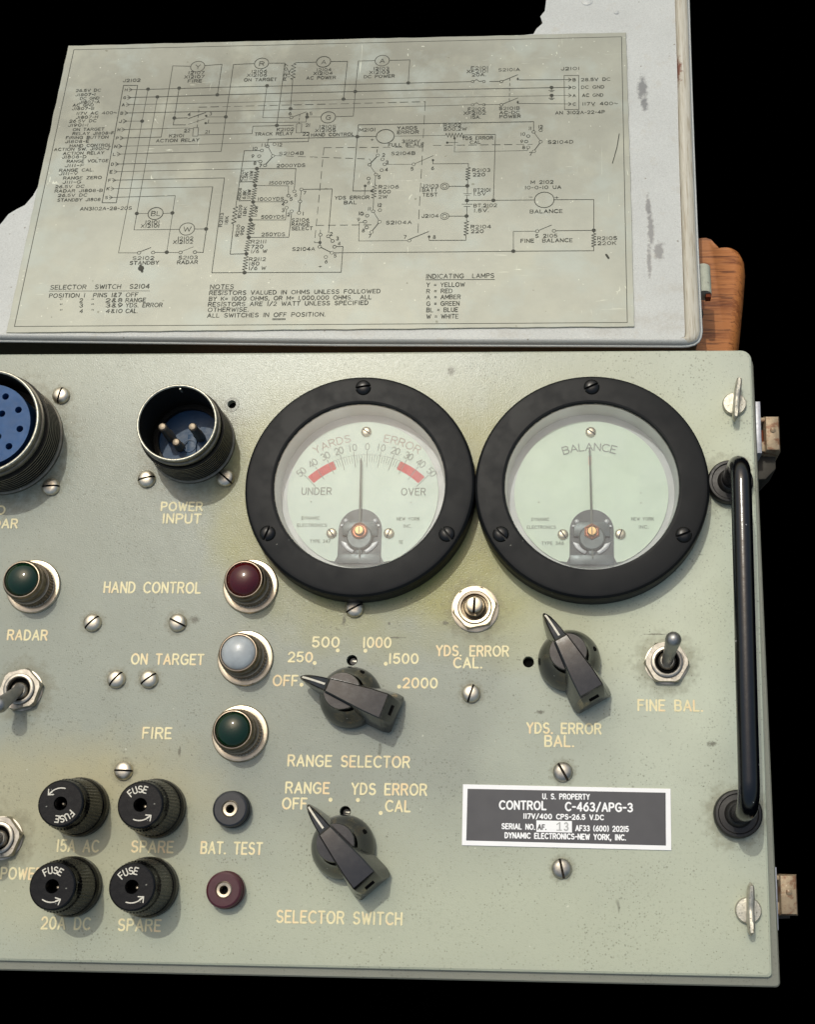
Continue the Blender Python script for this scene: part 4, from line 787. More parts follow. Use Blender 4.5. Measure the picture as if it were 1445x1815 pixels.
# ---- panel meters
SCM = screw_mesh('meter_screw', 3.05, 1.9, .42, M['screw_black'])
SCI = screw_mesh('dial_screw', 2.0, 1.2, .26, M['nickel'])
BZ = 10.0
def meter(cx, cy, dialm, label, which):
    mb = MB(); mb.lathe([(43.0, 0), (43.9, 1), (43.9, 7.8), (43.6, 9.0), (42.8, 9.8), (41.8, BZ), (33.6, BZ), (32.9, 9.8), (32.6, 9.2), (32.4, 8.2)], 96, cap1=False)
    root = link('panel_meter', mb.mesh('panel_meter', M['bakelite'], 12), unit, (cx, cy, 0), label=label)
    sub = lambda n_, me, l=(0, 0, 0), rz=0: link(n_, me, root, l, rz)
    mb = MB(); mb.lathe([(32.4, 8.3), (31.6, .4), (0.1, .35)], 72, cap1=False); sub('meter_well', mb.mesh('meter_well', M['well'], 40))
    # everything inside is laid out from what shows through the glass
    dc = (at(836 if False else (420 + 749 / 3.36 if which == 1 else 840 + 699 / 3.36), 650 + 755 / 3.36, 1)); dc = (dc[0] - cx, dc[1] - cy)
    def loc(zx, zy, z=1.0): q = at((420 if which == 1 else 840) + zx / 3.36, 650 + zy / 3.36, z); return (q[0] - cx, q[1] - cy)
    mb = MB(); rr = 29.2; mb.lathe([(rr, .4), (rr, 1.0)], 72, dc); sub('dial', mb.mesh('dial', dialm))
    # movement opening
    pv = loc(734 if which == 1 else 703, 985 if which == 1 else 990, 1.3)
    hw = 8.3; ya = -math.sqrt(max(rr * rr - hw * hw, 1)) + dc[1]
    pl = [(pv[0] + hw * math.cos(R(a)), pv[1] + 1.0 + hw * math.sin(R(a))) for a in range(0, 181, 10)]
    q = [(pv[0] - hw, ya + 3.0), (pv[0] - hw - 1.0, ya + .9), (pv[0] - hw - 3.4, ya + 1.5 - .9)]
    bot = [(dc[0] + rr * math.cos(R(a)), dc[1] + rr * math.sin(R(a))) for a in np.linspace(270 - 24, 270 + 24, 12)]
    q2 = [(pv[0] + hw + 1.0, ya + .9), (pv[0] + hw, ya + 3.0)]
    mb = MB(); mb.prism(pl + q[:2] + bot + q2, .9, 1.12); sub('movement_opening', mb.mesh('movement_opening', M['movement_dark']))
    mb = MB()
    mb.prism([(pv[0] - 6.8, pv[1] - 1.6), (pv[0] - 6.8, pv[1] + 2.6), (pv[0] - 5, pv[1] + 4.2), (pv[0] + 5, pv[1] + 4.2), (pv[0] + 6.8, pv[1] + 2.6), (pv[0] + 6.8, pv[1] - 1.6)], 1.1, 2.2, .3)
    mb.lathe([(4.9, 1.2), (4.9, 2.6), (4.4, 3.0)], 30, (pv[0], pv[1] - 2.2)); mb.box(pv[0] - 8.2, pv[0] + 8.2, pv[1] - 12.5, pv[1] - 8.6, 1.1, 1.7, .2)
    mb.box(pv[0] - 1.2, pv[0] + 1.2, pv[1] - 8.8, pv[1] - 6.6, 1.1, 2.0, .2); sub('movement', mb.mesh('movement', M['movement']))
    mb = MB()
    for s_ in (-1, 1):
        o_ = [(pv[0] + s_ * 7.4 * math.cos(R(a)), pv[1] - 2.0 - 7.4 * math.sin(R(a)) * .92) for a in range(14, 76, 8)]; i_ = [(pv[0] + s_ * 5.2 * math.cos(R(a)), pv[1] - 2.4 - 5.2 * math.sin(R(a))) for a in range(70, 20, -8)]
        mb.prism(o_ + i_, 1.1, 1.9, .15)
    for s_ in (-1, 1):
        mb.lathe([(.9, 1.1), (.9, 1.8), (.5, 2.0)], 14, (pv[0] + s_ * 5.6, pv[1] + 4.4)); mb.box(pv[0] + s_ * 6.6 - .8, pv[0] + s_ * 6.6 + .8, pv[1] + 2.2, pv[1] + 2.9, 1.1, 2.0)
    sub('magnet_poles', mb.mesh('magnet_poles', M['enamel_grey']))
    mb = MB(); mb.lathe([(3.2, 2.4), (3.2, 3.4), (2.6, 3.7), (2.5, 3.2), (1.9, 3.2)], 30 if which == 1 else 6, pv, cap1=True, rot=R(30)); sub('pivot_nut', mb.mesh('pivot_nut', M['copper']))
    mb = MB(); mb.lathe([(1.9, 3.2), (1.9, 4.1), (1.5, 4.4)], 20, pv); mb.cur = 1; mb.box(pv[0] - .17, pv[0] + .17, pv[1] - 1.3, pv[1] + 1.3, 4.35, 4.45); sub('pivot_screw', mb.mesh('pivot_screw', [M['brass'], M['movement_dark']]))
    # needle
    t0 = loc(*((739, 545) if which == 1 else (690, 480)), 2.6); mb = MB(); dx_, dy_ = t0[0] - pv[0], t0[1] - pv[1]; L = math.hypot(dx_, dy_); ux, uy = dx_ / L, dy_ / L; nx_, ny_ = -uy, ux
    def qd(s0, s1, w0, w1): 
        mb.prism([(pv[0] + ux * s0 - nx_ * w0, pv[1] + uy * s0 - ny_ * w0), (pv[0] + ux * s1 - nx_ * w1, pv[1] + uy * s1 - ny_ * w1), (pv[0] + ux * s1 + nx_ * w1, pv[1] + uy * s1 + ny_ * w1), (pv[0] + ux * s0 + nx_ * w0, pv[1] + uy * s0 + ny_ * w0)], 2.45, 2.75)
    qd(2, L * .94, .42, .26); qd(L * .94, L, .3 if which == 1 else .45, .12); qd(-10, -3, .2, .3)
    sub('needle', mb.mesh('needle', M['needle']))
    for i, (zx, zy) in enumerate(((770, 386), (563, 990), (905, 990)) if which == 1 else ((697, 388), (531, 997), (874, 995))):
        q = loc(zx, zy, 1.6); sub('dial_screw', SCI, (q[0], q[1], 1.0), (-35, -55, 70)[i])
    # scale and writing
    ink = MB(); red = MB(); red2 = MB(); small = MB(); small2 = MB(); pink = MB(); zt = 1.04
    if which == 1:
        c0 = loc(762, 985); # centre of the scale
        top_in = loc(762, 590); r_in = top_in[1] - c0[1]; c = c0; r0, r1 = r_in * .885, r_in * 1.03
        c = loc(755, 1010); pt = loc(762, 530); r1 = pt[1] - c[1] + .4; r0 = r1 - 3.7
        span = 44.5
        angs = lambda v: 90 - v * span / 50
        for v in range(-50, 51, 2):
            a = angs(v); maj = v % 10 == 0; mid = False
            if abs(v) > 28 and not maj: continue
            ra, rb = (r0 - 1.2, r1 + 1.5) if maj else ((r0, r1) if mid else (r0 + .7, r1 - .4)); ln2 = [(c[0] + ra * math.cos(R(a)), c[1] + ra * math.sin(R(a))), (c[0] + rb * math.cos(R(a)), c[1] + rb * math.sin(R(a)))]
            ink.ribbon(ln2, .26 if maj else .17, zt + .01)
        ink.ribbon([(c[0] + r1 * math.cos(R(a)), c[1] + r1 * math.sin(R(a))) for a in np.linspace(angs(-28), angs(28), 30)], .16, zt + .016)
        for s_ in (-1, 1):
            A = [angs(s_ * v) for v in np.linspace(26.5, 49, 14)]
            for a, b in zip(A[:-1], A[1:]):
                q4 = [(c[0] + r_ * math.cos(R(t2)), c[1] + r_ * math.sin(R(t2)), zt) for r_, t2 in ((r0 + .2, a), (r1, a), (r1, b), (r0 + .2, b))]
                if s_ < 0: q4 = q4[::-1]
                (red if s_ < 0 else red2).add(q4, [(0, 1, 2, 3)])
        for v in range(-50, 51, 10): put_arc(ink, str(abs(v)), c, r1 + 1.9, angs(v), 4.6, 2.7, .3, zt + .02, hx=2.3)
        put_arc(pink, "YARDS", c, r1 + 5.8, 90 + 20.5, 21, 2.9, .32, zt, hx=3.4); put_arc(pink, "ERROR", c, r1 + 5.8, 90 - 20, 21, 2.9, .32, zt, hx=3.4)
        put_text(ink, "UNDER", loc(387, 762), loc(562, 762), 2.7, .4, zt); put_text(ink, "OVER", loc(980, 765), loc(1122, 765), 2.7, .4, zt)
        rows_ = (("DYNAMIC", 387, 492, 910), ("ELECTRONICS", 360, 535, 953), ("TYPE 347", 436, 555, 1048), ("NEW YORK", 953, 1088, 915), ("INC.", 993, 1040, 958), ("TE", 965, 988, 1054))
    else:
        c = loc(699, 990); r_b = loc(699, 495)[1] - c[1]; put_arc(ink, "BALANCE", c, r_b - .3, 91, 34, 2.9, .4, zt, hx=3.6)
        rows_ = (("DYNAMIC", 345, 448, 918), ("ELECTRONICS", 318, 488, 965), ("TYPE 346", 405, 535, 1060), ("NEW YORK", 940, 1072, 915), ("INC.", 985, 1040, 963))
        q = loc(692, 570); red.ribbon([(q[0], q[1] - .8), (q[0], q[1] + 2.2)], 1.2, zt)
    for s_, xa, xb, y in rows_: put_text(small if xa < 700 else small2, s_, loc(xa, y), loc(xb, y), 1.15, .24, zt)
    sub('dial_markings', ink.mesh('dial_markings', M['dial_ink'])); sub('maker_text', small.mesh('maker_text', M['dial_small'])); sub('maker_text', small2.mesh('maker_text', M['dial_small']))
    if pink.v: sub('title_lettering', pink.mesh('title_lettering', simple('faded_title', lin(176, 160, 152), .6, 0, .2)))
    if red2.v: sub('red_scale', red2.mesh('red_scale', M['dial_red']))
    if red.v: sub('red_scale' if which == 1 else 'red_mark', red.mesh('red_scale', M['dial_red'] if which == 1 else simple('faded_red', lin(222, 196, 180))))
    mb = MB(); mb.disc(0, 0, 32.55, 8.9, 72); sub('glass', mb.mesh('glass', M['glass']))
    for a, rz in ((90, 10 if which == 1 else 25), (210, 70 if which == 1 else -45), (330, -55 if which == 1 else 20)):
        sub('bezel_screw', SCM, (38.9 * math.cos(R(a)), 38.9 * math.sin(R(a)), BZ - .6), rz)
    return root
meter(MX1, MY, M['dial'], 'round black meter reading yards error with a red tipped scale', 1)
meter(MX2, MY, M['dial2'], 'round black meter marked balance with a blank pale dial', 2)

# ---- cable connectors
def lathe_shell(mb, pr, n, r):
    for a, b in zip(pr[:-1], pr[1:]):
        mb.cur = 1 if (abs(a[0] - r + .3) < .01 or abs(b[0] - r + .3) < .01) else 0; mb.lathe([a, b], n, cap1=False)
def shell_prof(r, h, t_, wall=1.1):
    pr = [(r + .9, 0), (r + .9, 1.2), (r, 1.6)]; z = 2.0
    while z < h * .66: pr += [(r + .45, z + .2), (r + .45, z + .75), (r - .3, z + .95), (r - .3, z + 1.35)]; z += 1.5
    pr += [(r - .9, h * .7), (r - .9, h * .78), (r - .35, h * .79), (r - .35, h * .84), (r - .95, h * .85), (r - .95, h - .5)]
    return pr
pc = at(341.5, 785); H = 21.6
mb = MB(); lathe_shell(mb, shell_prof(16.0, H, 1), 72, 16.0)
cn = link('cable_connector', mb.mesh('cable_connector', [M['shell'], M['shell_in']], 30), unit, (pc[0], pc[1], 0), label='dark threaded power connector with long brass pins')
mb = MB(); mb.lathe([(15.35, H - .6), (15.3, H - .15), (15.0, H), (14.6, H), (14.35, H - .4)], 72, cap1=False); link('rim', mb.mesh('rim', M['rim'], 60), cn)
mb = MB(); mb.lathe([(14.35, H - .4), (14.2, 4.5), (13.0, 4.5), (13.0, 5.2), (12.2, 5.2), (12.2, 3.2)], 72, cap1=False); link('barrel', mb.mesh('barrel', M['shell_in'], 40), cn)
mb = MB(); mb.lathe([(12.2, 3.2), (.1, 3.3)], 48, cap1=False); mb.prism([(-.8, 2), (2.8, 2), (2.8, -9), (-.8, -9)], 3.25, 4.0, .2); link('insert', mb.mesh('insert', M['blue2']), cn)
for px, py, z in ((287, 755.6, 15.5), (340.3, 755.6, 15.5), (311.5, 783, 9.5)):
    q = at(px, py, z); q = (q[0] - pc[0], q[1] - pc[1]); mb = MB(); mb.lathe([(1.9, 3.3), (1.9, z * .5), (1.6, z * .55), (1.6, z - .8), (1.2, z - .2), (.4, z)], 20, q); link('contact_pin', mb.mesh('contact_pin', M['pin']), cn)
q = at(336, 790.5, 4); mb = MB(); mb.lathe([(2.6, 4.0), (2.6, 4.3), (2.2, 4.3), (2.2, 4.05)], 24, (q[0] - pc[0], q[1] - pc[1]), cap1=False); link('socket_mark', mb.mesh('socket_mark', M['blue2']), cn)
mb = MB(); mb.box(-.35, .35, 13.6, 14.3, H - 4, H - 1.0, .1); link('key', mb.mesh('key', M['rim']), cn)
pc = at(11.5, 780); H = 20.0
mb = MB(); lathe_shell(mb, shell_prof(22.0, H, 1), 84, 22.0)
cn = link('cable_connector', mb.mesh('cable_connector_large', [M['shell'], M['shell_in']], 30), unit, (pc[0], pc[1], 0), label='large threaded radar connector with a blue socket face')
mb = MB(); mb.lathe([(21.25, H - .6), (21.1, H - .15), (20.8, H), (20.3, H), (20.0, H - .4)], 84, cap1=False); link('rim', mb.mesh('rim_large', M['rim'], 60), cn)
mb = MB(); mb.lathe([(20.0, H - .4), (19.6, 4), (16.9, 4)], 84, cap1=False); link('barrel', mb.mesh('barrel_large', M['shell_in'], 40), cn)
ci = at(-31, 750, 16.5); ci = (ci[0] - pc[0], ci[1] - pc[1])
hs = [(12.7 * math.cos(R(a)), 12.7 * math.sin(R(a))) for a in range(28, 388, 36)] + [(6.6 * math.cos(R(a)), 6.6 * math.sin(R(a))) for a in (42, 132, 222, 312)]
me = fill('insert', [circle((0, 0), 16.4, 64)] + [circle(h_, 1.35, 18)[::-1] for h_ in hs], 16.5, M['blue'])
bm = bmesh.new(); bm.from_mesh(me); ringband([(circle((0, 0), 16.4, 64), 4), (circle((0, 0), 16.4, 64), 16.5)])
for h_ in hs: ringband([(circle(h_, 1.35, 18), 10), (circle(h_, 1.35, 18), 16.5)])
bm.to_mesh(me); bm.free(); ins = link('insert', me, cn)
mb = MB()
for h_ in hs: mb.disc(h_[0], h_[1], 1.4, 10.2, 14)
link('socket', mb.mesh('socket', M['dark']), cn)

# ---- indicator lamps
mb = MB(); mb.lathe([(10.5, 0), (10.6, .5), (10.2, 1.0), (9.4, 1.15), (8.4, 1.1), (8.2, 1.2)], 72, cap1=False); mb.cur = 1; mb.lathe([(8.0, 1.1), (8.1, 1.5, .4), (8.05, 5.2, .4), (8.0, 5.6)], 88, cap1=False)
mb.cur = 2; mb.lathe([(8.2, 5.4), (8.25, 5.7), (7.9, 6.0)], 64, cap1=False); mb.cur = 1
mb.lathe([(8.0, 5.6), (7.9, 6.2), (7.55, 6.4), (7.4, 9.2), (7.7, 9.5)], 64, cap1=False)
mb.cur = 1; mb.lathe([(7.7, 9.5), (7.7, 10.0), (7.35, 10.2)], 64, cap1=False); mb.cur = 1; mb.lathe([(7.35, 10.2), (6.95, 11.45)], 64, cap1=False)
mb.cur = 2; mb.lathe([(6.95, 11.45), (6.85, 11.6), (6.6, 11.65), (6.4, 11.0)], 64, cap1=False)
LB = mb.mesh('indicator_lamp', [M['nickel'], M['nickel_shaded'], simple('lens_rim', lin(176, 160, 142), .4, 1)], 25)
mb = MB(); mb.lathe([(6.45 * math.cos(R(a)), 10.6 + 3.1 * math.sin(R(a))) for a in range(0, 90, 9)] + [(.05, 13.7)], 40, cap1=False)
def lens(m_): me = mb.mesh('lens', M[m_], 80); return me
for x, y, m_, lb in ((444.8, 1039.8, 'lens_red', 'nickel lamp holder with a dark red lens'), (435.6, 1166.9, 'lens_white', 'nickel lamp holder with a frosted white lens'), (426.2, 1300, 'lens_green', 'nickel lamp holder with a dark green lens beside the word fire'), (60, 1040, 'lens_green', 'nickel lamp holder with a dark green lens above the word radar')):
    p = at(x, y); o = link('indicator_lamp', LB, unit, (p[0], p[1], 0), random.uniform(0, 90), lb); link('lens', lens(m_), o)

# ---- toggle switches
def hexnut(mb, af, z0, z1, ri, rot=0):
    rc_ = af / math.sqrt(3); n = 48; vs = []; fs = []
    def hexr(a): a = ((math.degrees(a) - rot) % 60) - 30; return (af / 2) / math.cos(R(a))
    rows = []
    for k in range(n):
        a = 2 * math.pi * k / n + R(rot); rh = hexr(a); rcham = min(rh, af / 2 * 1.06)
        rows.append([(rh, z0), (rh, z1 - .25 - (rh - af / 2) * .4), (min(rh - .15, rcham), z1), (ri, z1), (ri, z1 - 1.2)])
        for r_, z in rows[-1]: vs.append((r_ * math.cos(a), r_ * math.sin(a), z))
    for k in range(n):
        for j in range(4): fs.append((k * 5 + j, ((k + 1) % n) * 5 + j, ((k + 1) % n) * 5 + j + 1, k * 5 + j + 1))
    mb.add(vs, fs)
def toggle(x, y, tip, label, rot=0, ring=True, tilt_seed=0):
    p = at(x, y); mb = MB(); mb.lathe([(7.9, 0), (7.9, .4), (7, .5)], 40, cap1=False); hexnut(mb, 14.4, .4, 2.9, 5.9, rot)
    mb.lathe([(5.8, 2.0), (5.8, 3.7), (5.5, 3.9), (4.7, 3.9), (4.4, 3.6), (4.2, 1.4)], 40, cap1=False)
    root = link('toggle_switch', mb.mesh('toggle_switch', M['steel'], 35), unit, (p[0], p[1], 0), label=label)
    mb = MB(); mb.lathe([(4.25, 1.6), (.1, 1.5)], 24, cap1=False); link('bushing_floor', mb.mesh('bushing_floor', M['dark']), root)
    mb = MB(); b = Vector((0, 0, 2.0)); t2 = Vector(tip); d = (t2 - b); L = d.length; u = d.normalized()
    pth = [b + u * (L * f) for f in (0, .12, .3, .6, .84)]; rr = [2.5, 2.1, 2.15, 2.5, 2.95]
    for a in range(10, 91, 16): pth.append(b + u * (L * .84 + 3.0 * math.sin(R(a)))); rr.append(max(.05, 2.98 * math.cos(R(a))))
    mb.tube(pth, rr, 24); link('lever', mb.mesh('lever', M['lever'], 60), root)
    mb = MB(); mb.lathe([(3.3, 2.1), (3.0, 2.9), (2.4, 3.4)], 24, (u.x * 1.0, u.y * 1.0)); link('ball', mb.mesh('ball', M['steel']), root)
    return root
toggle(1181.3, 1175.5, (1.6, 7.2, 15.5), 'nickel toggle switch with its lever up at the right of the panel', 0)
toggle(39.8, 1223, (-2.6, -9.0, 15.0), 'nickel toggle switch below the word radar with its lever down', 14)
toggle(3.5, 1485, (-2.0, -6.0, 16.0), 'nickel toggle switch cut by the left edge of the photo', 10)

# ---- slotted adjuster
p = at(842.5, 1079.5); mb = MB(); mb.lathe([(8.9, 0), (8.9, .45), (8.5, .6), (6.5, .6)], 48, cap1=False); hexnut(mb, 14.6, .5, 3.0, 6.4, 12); mb.cur = 1; mb.lathe([(6.5, 2.2), (6.4, 3.1)], 40, cap1=False); mb.cur = 0; mb.lathe([(6.3, 3.1), (6.0, 3.6), (5.2, 3.5)], 40, cap1=False); mb.cur = 1; mb.lathe([(5.2, 3.5), (5.0, 2.2), (.1, 2.1)], 40, cap1=False)
o = link('adjuster', mb.mesh('adjuster', [M['nickel'], M['nickel_shaded']], 25), unit, (p[0], p[1], 0), label='nickel locking nut with a slotted shaft in the middle')
mb = MB(); mb.lathe([(4.1, 2.1), (4.1, 4.6), (3.7, 5.0), (3.1, 5.0)], 36, cap1=True); link('collar', mb.mesh('collar', M['nickel_shaded'], 35), o)
sh = screw_mesh('shaft', 3.0, 3.6, .45, M['nickel'], 3.2); link('shaft', sh, o, (.1, .1, 4.4), 88)

# ---- pointer knobs
def knob(x, y, ang, label):
    p = at(x, y); mb = MB()
    mb.lathe([(11.2, .3), (11.5, 1.2), (11.5, 2.6), (11.2, 4.2), (10.4, 6.4), (9.2, 8.6), (8.0, 10.4), (7.3, 12.0), (6.9, 13.0)], 72, cap1=False)
    mb.lathe([(6.9, 13.0), (6.85, 14.4), (6.55, 14.9), (.1, 15.0)], 60, (1.2, 0), cap1=False)
    # bar: sections along x -> (x, half width top, half width bottom, z top, z bottom)
    sec = [(-18.9, 3.9, 6.2, 5.5, 2.4), (-18.3, 4.4, 7.1, 8.6, 2.2), (-16.2, 4.8, 7.5, 15.6, 2.2), (-15.2, 4.85, 7.5, 17.0, 2.2), (-9, 4.5, 7.0, 17.4, 2.2), (-3, 3.8, 5.8, 17.5, 2.2), (3, 3.1, 4.8, 17.4, 2.4), (6.2, 2.75, 4.2, 17.1, 2.8), (7.2, 2.5, 3.9, 16.3, 3.0), (10, 2.25, 3.3, 15.2, 3.6), (13, 1.9, 2.6, 13.8, 4.6), (16, 1.4, 1.8, 11.9, 5.6), (18, .85, 1.0, 9.8, 6.4), (19.0, .3, .35, 8.2, 7.0)]
    vs = []; fs = []; m_ = 10
    for (sx, wt, wb, zt, z0) in sec:
        b = min(.55, wt * .4)
        vs += [(sx, -wb, z0), (sx, -(wb * .4 + wt * .6) - .1, z0 + (zt - z0) * .6), (sx, -wt - .05, zt - 1.1), (sx, -wt + b * .25, zt - .35), (sx, -wt + b, zt), (sx, wt - b, zt), (sx, wt - b * .25, zt - .35), (sx, wt + .05, zt - 1.1), (sx, (wb * .4 + wt * .6) + .1, z0 + (zt - z0) * .6), (sx, wb, z0)]
    for i in range(len(sec) - 1):
        for k in range(m_): fs.append((i * m_ + k, (i + 1) * m_ + k, (i + 1) * m_ + (k + 1) % m_, i * m_ + (k + 1) % m_))
    fs.append(tuple(range(m_))); fs.append(tuple(reversed([(len(sec) - 1) * m_ + k for k in range(m_)])))
    mb.add(vs, fs)
    root = link('selector_knob', mb.mesh('selector_knob', M['knob'], 28), unit, (p[0], p[1], 0), ang, label)
    mb = MB(); pth = [(7.6, 16.16), (9.5, 15.4), (10, 15.2), (11.5, 14.5), (13, 13.8), (14.5, 12.86), (16, 11.9), (17, 10.86), (17.8, 10.02)]; vs = []; fs = []
    for i, (xx_, zz_) in enumerate(pth): ww = .36; vs += [(xx_, -ww, zz_ + .07), (xx_, ww, zz_ + .07)]
    fs = [(2 * i, 2 * i + 2, 2 * i + 3, 2 * i + 1) for i in range(len(pth) - 1)]; mb.add(vs, fs); link('pointer_line', mb.mesh('pointer_line', M['white_ink']), root)
    mb = MB(); mb.box(-18.0, -17.2, -1.9, 1.9, 11.0, 12.0); link('rear_slot', mb.mesh('rear_slot', M['dark']), root)
    mb = MB(); mb.lathe([(.95, 0), (.95, .3)], 14); o_ = link('set_screw_hole', mb.mesh('set_screw_hole', M['dark']), root, (-.5 - 1.0, -9.7, 7.3)); o_.rotation_euler = (R(62), 0, 0)
    return root
knob(623, 1237.5, 160, 'black pointer knob turned to off on the range selector')
knob(610, 1501, 131, 'black pointer knob turned to off above the words selector switch')
knob(1009, 1173, 120, 'black pointer knob above the words yds error bal')

# ---- fuse holders
mb = MB(); mb.lathe([(10.6, 0), (10.8, .6), (10.7, 3.2), (10.2, 4.6), (9.7, 5.2)], 60, cap1=False); FB = mb.mesh('fuse_holder', M['fuse'], 16)
HT = 19.6
mb = MB(); mb.lathe([(9.9, 5.2), (9.7, 5.8, .3), (8.8, 15.2, .3), (8.5, 16.2)], 96, cap1=False); mb.lathe([(8.5, 16.2), (8.2, 17.4), (8.3, HT - .9), (8.1, HT - .35), (7.6, HT), (2.45, HT), (2.2, HT - .4), (2.0, HT - 6)], 60, cap1=False)
FC = mb.mesh('fuse_cap', M['fuse'], 16)
mb = MB(); mb.lathe([(2.25, HT - 6), (.1, HT - 6)], 20, cap1=False); FD = mb.mesh('fuse_hole_floor', M['dark']); mb = MB(); mb.lathe([(.9, HT - 5.9), (.8, HT - 4.4), (.3, HT - 4.0)], 16, (.5, -.4)); FT = mb.mesh('fuse_tip', M['nickel'])
mb = MB(); put_arc(mb, "FUSE", (0, 0), 4.35, 90, 70, 2.2, .42, HT + .03, hx=2.1)
A = arc(0, 0, 5.4, 5.4, 235, 305, 9); mb.ribbon(A, .42, HT + .03); e = A[-1]; mb.ribbon([(e[0] - 1.5, e[1] - .75 + .2), (e[0] + .1, e[1]), (e[0] - .55, e[1] + -1.9 + .3 + 3.2 - 3.4)], .4, HT + .05); mb.ribbon([e, (e[0] - 1.7, e[1] + .55)], .4, HT + .06)
FL = mb.mesh('fuse_lettering', M['white_ink'])
for x, y, rz, lb in ((143.5, 1430.5, -158, 'black fuse holder above the marking 15A AC'), (279, 1433, 14, 'upper black spare fuse holder'), (130, 1571, 2, 'black fuse holder above the marking 20A DC'), (265.3, 1572, 18, 'lower black spare fuse holder')):
    p = at(x, y); o = link('fuse_holder', FB, unit, (p[0], p[1], 0), rz, lb)
    link('fuse_cap', FC, o); link('fuse_hole_floor', FD, o); link('fuse_tip', FT, o); link('lettering', FL, o)

# ---- test jacks
mb = MB(); mb.lathe([(6.6, 0), (6.7, .5), (6.7, 2.4), (6.3, 2.8), (6.1, 3.0), (6.4, 3.3), (6.5, 4.4), (6.2, 5.0), (5.6, 5.3), (3.1, 5.3), (2.9, 4.9)], 48, cap1=False)
JM = [mb.mesh('test_jack', M[k], 18) for k in ('jack_black', 'jack_red')]
mb = MB(); mb.lathe([(2.9, 4.4), (2.9, 4.9), (2.5, 5.2), (1.6, 5.1), (1.4, 4.6), (1.3, 1)], 30, cap1=False); JI = mb.mesh('jack_sleeve', M['nickel']); mb = MB(); mb.lathe([(1.35, 2.5), (.1, 2.5)], 16, cap1=False); JD = mb.mesh('jack_hole', M['dark'])
for i, (x, y, lb) in enumerate(((414, 1435, 'black test jack'), (403, 1577, 'maroon test jack'))):
    p = at(x, y); o = link('test_jack', JM[i], unit, (p[0], p[1], 0), 0, lb); link('jack_sleeve', JI, o); link('jack_hole', JD, o)

# ---- nameplate
cn_ = [at(820.9, 1389.6, .4), at(1189, 1397.6, .4), at(1190.4, 1506.6, .4), at(818.9, 1497.6, .4)]
mb = MB(); mb.prism(cn_, 0.02, .4, .06); npl = link('nameplate', mb.mesh('nameplate', M['tag_white'], 8), unit, label='black and white maker label with a serial number')
blk = [at(829, 1397.6, .4), at(1180.2, 1404.6, .4), at(1180.8, 1498.2, .4), at(826.6, 1489.2, .4)]
mb = MB(); mb.add([(x, y, .43) for x, y in blk[::-1]], [(0, 1, 2, 3)]); link('black_field', mb.mesh('black_field', M['tag_black']), npl)
wb = [at(951, 1453.6, .4), at(1014, 1454.8, .4), at(1014.2, 1475.2, .4), at(951, 1474, .4)]
mb = MB(); mb.add([(x, y, .46) for x, y in wb[::-1]], [(0, 1, 2, 3)]); link('number_field', mb.mesh('number_field', M['tag_white']), npl)
mb = MB()
for s_, xa, ya, xb, yb, h, w_ in (("U. S. PROPERTY", 962.5, 1415.4, 1045, 1416.4, 7.6, .42), ("CONTROL", 886, 1433.2, 967.6, 1434.4, 12, .62), ("C-463/APG-3", 1003, 1436, 1121, 1438, 12, .62), ("117V/400 CPS-26.5 V.DC", 928.5, 1450, 1070, 1452.6, 7, .42),
    ("SERIAL NO.", 890, 1468.2, 948, 1469.6, 7.6, .42), ("AF33 (600) 20215", 1021, 1471.8, 1114, 1473.4, 7.6, .42), ("DYNAMIC ELECTRONICS-NEW YORK, INC.", 895.6, 1484.4, 1109, 1488.4, 7.6, .44)):
    put_text(mb, s_, at(xa, ya, .4), at(xb, yb, .4), h / 4.3, w_, .47)
link('lettering', mb.mesh('nameplate_text', M['tag_white']), npl)
mb = MB(); put_text(mb, "AF.", at(954, 1469.4, .4), at(968, 1469.8, .4), 7 / 4.3, .4, .49); link('lettering', mb.mesh('nameplate_af', M['tag_black']), npl)
mb = MB(); put_text(mb, "13", at(991.5, 1471, .4), at(1007, 1471.4, .4), 11.5 / 4.3, .5, .49, 4.4); a_ = at(991.5, 1471, .4); mb.ribbon([(a_[0] - .8, a_[1]), (a_[0] + .8, a_[1])], .4, .51); mb.ribbon([(a_[0] - .8, a_[1] + 2.0), (a_[0], a_[1] + 2.6)], .4, .52)
link('lettering', mb.mesh('nameplate_number', M['ghost']), npl)

# ---- carrying handle
ua = at(1293.3, 858); lb_ = at(1307, 1443); HH = 28.0; RB = 9.0
d = Vector((lb_[0] - ua[0], lb_[1] - ua[1])).normalized()
pth = [Vector((ua[0], ua[1], 2)), Vector((ua[0], ua[1], HH - RB))]
for a in range(15, 91, 15): pth.append(Vector((ua[0] + d.x * RB * (1 - math.cos(R(a))), ua[1] + d.y * RB * (1 - math.cos(R(a))), HH - RB + RB * math.sin(R(a)))))
for a in range(90, -1, -15): pth.append(Vector((lb_[0] - d.x * RB * (1 - math.cos(R(a))), lb_[1] - d.y * RB * (1 - math.cos(R(a))), HH - RB + RB * math.sin(R(a)))))
pth.append(Vector((lb_[0], lb_[1], 2)))
mb = MB(); mb.tube(pth, 3.65, 28); hd = link('carrying_handle', mb.mesh('carrying_handle', M['handle'], 60), unit, label='glossy black carrying handle')
mb = MB(); mb.lathe([(8.3, 0), (8.6, .8), (8.5, 3.0), (8.0, 3.6), (7.2, 3.7), (6.8, 3.2), (5.0, 3.4), (4.6, 4.6), (4.0, 5.6), (3.6, 5.8)], 48, cap1=False); CM = mb.mesh('handle_collar', M['collar'], 40)
for q in (ua, lb_): link('collar', CM, hd, (q[0], q[1], 0))

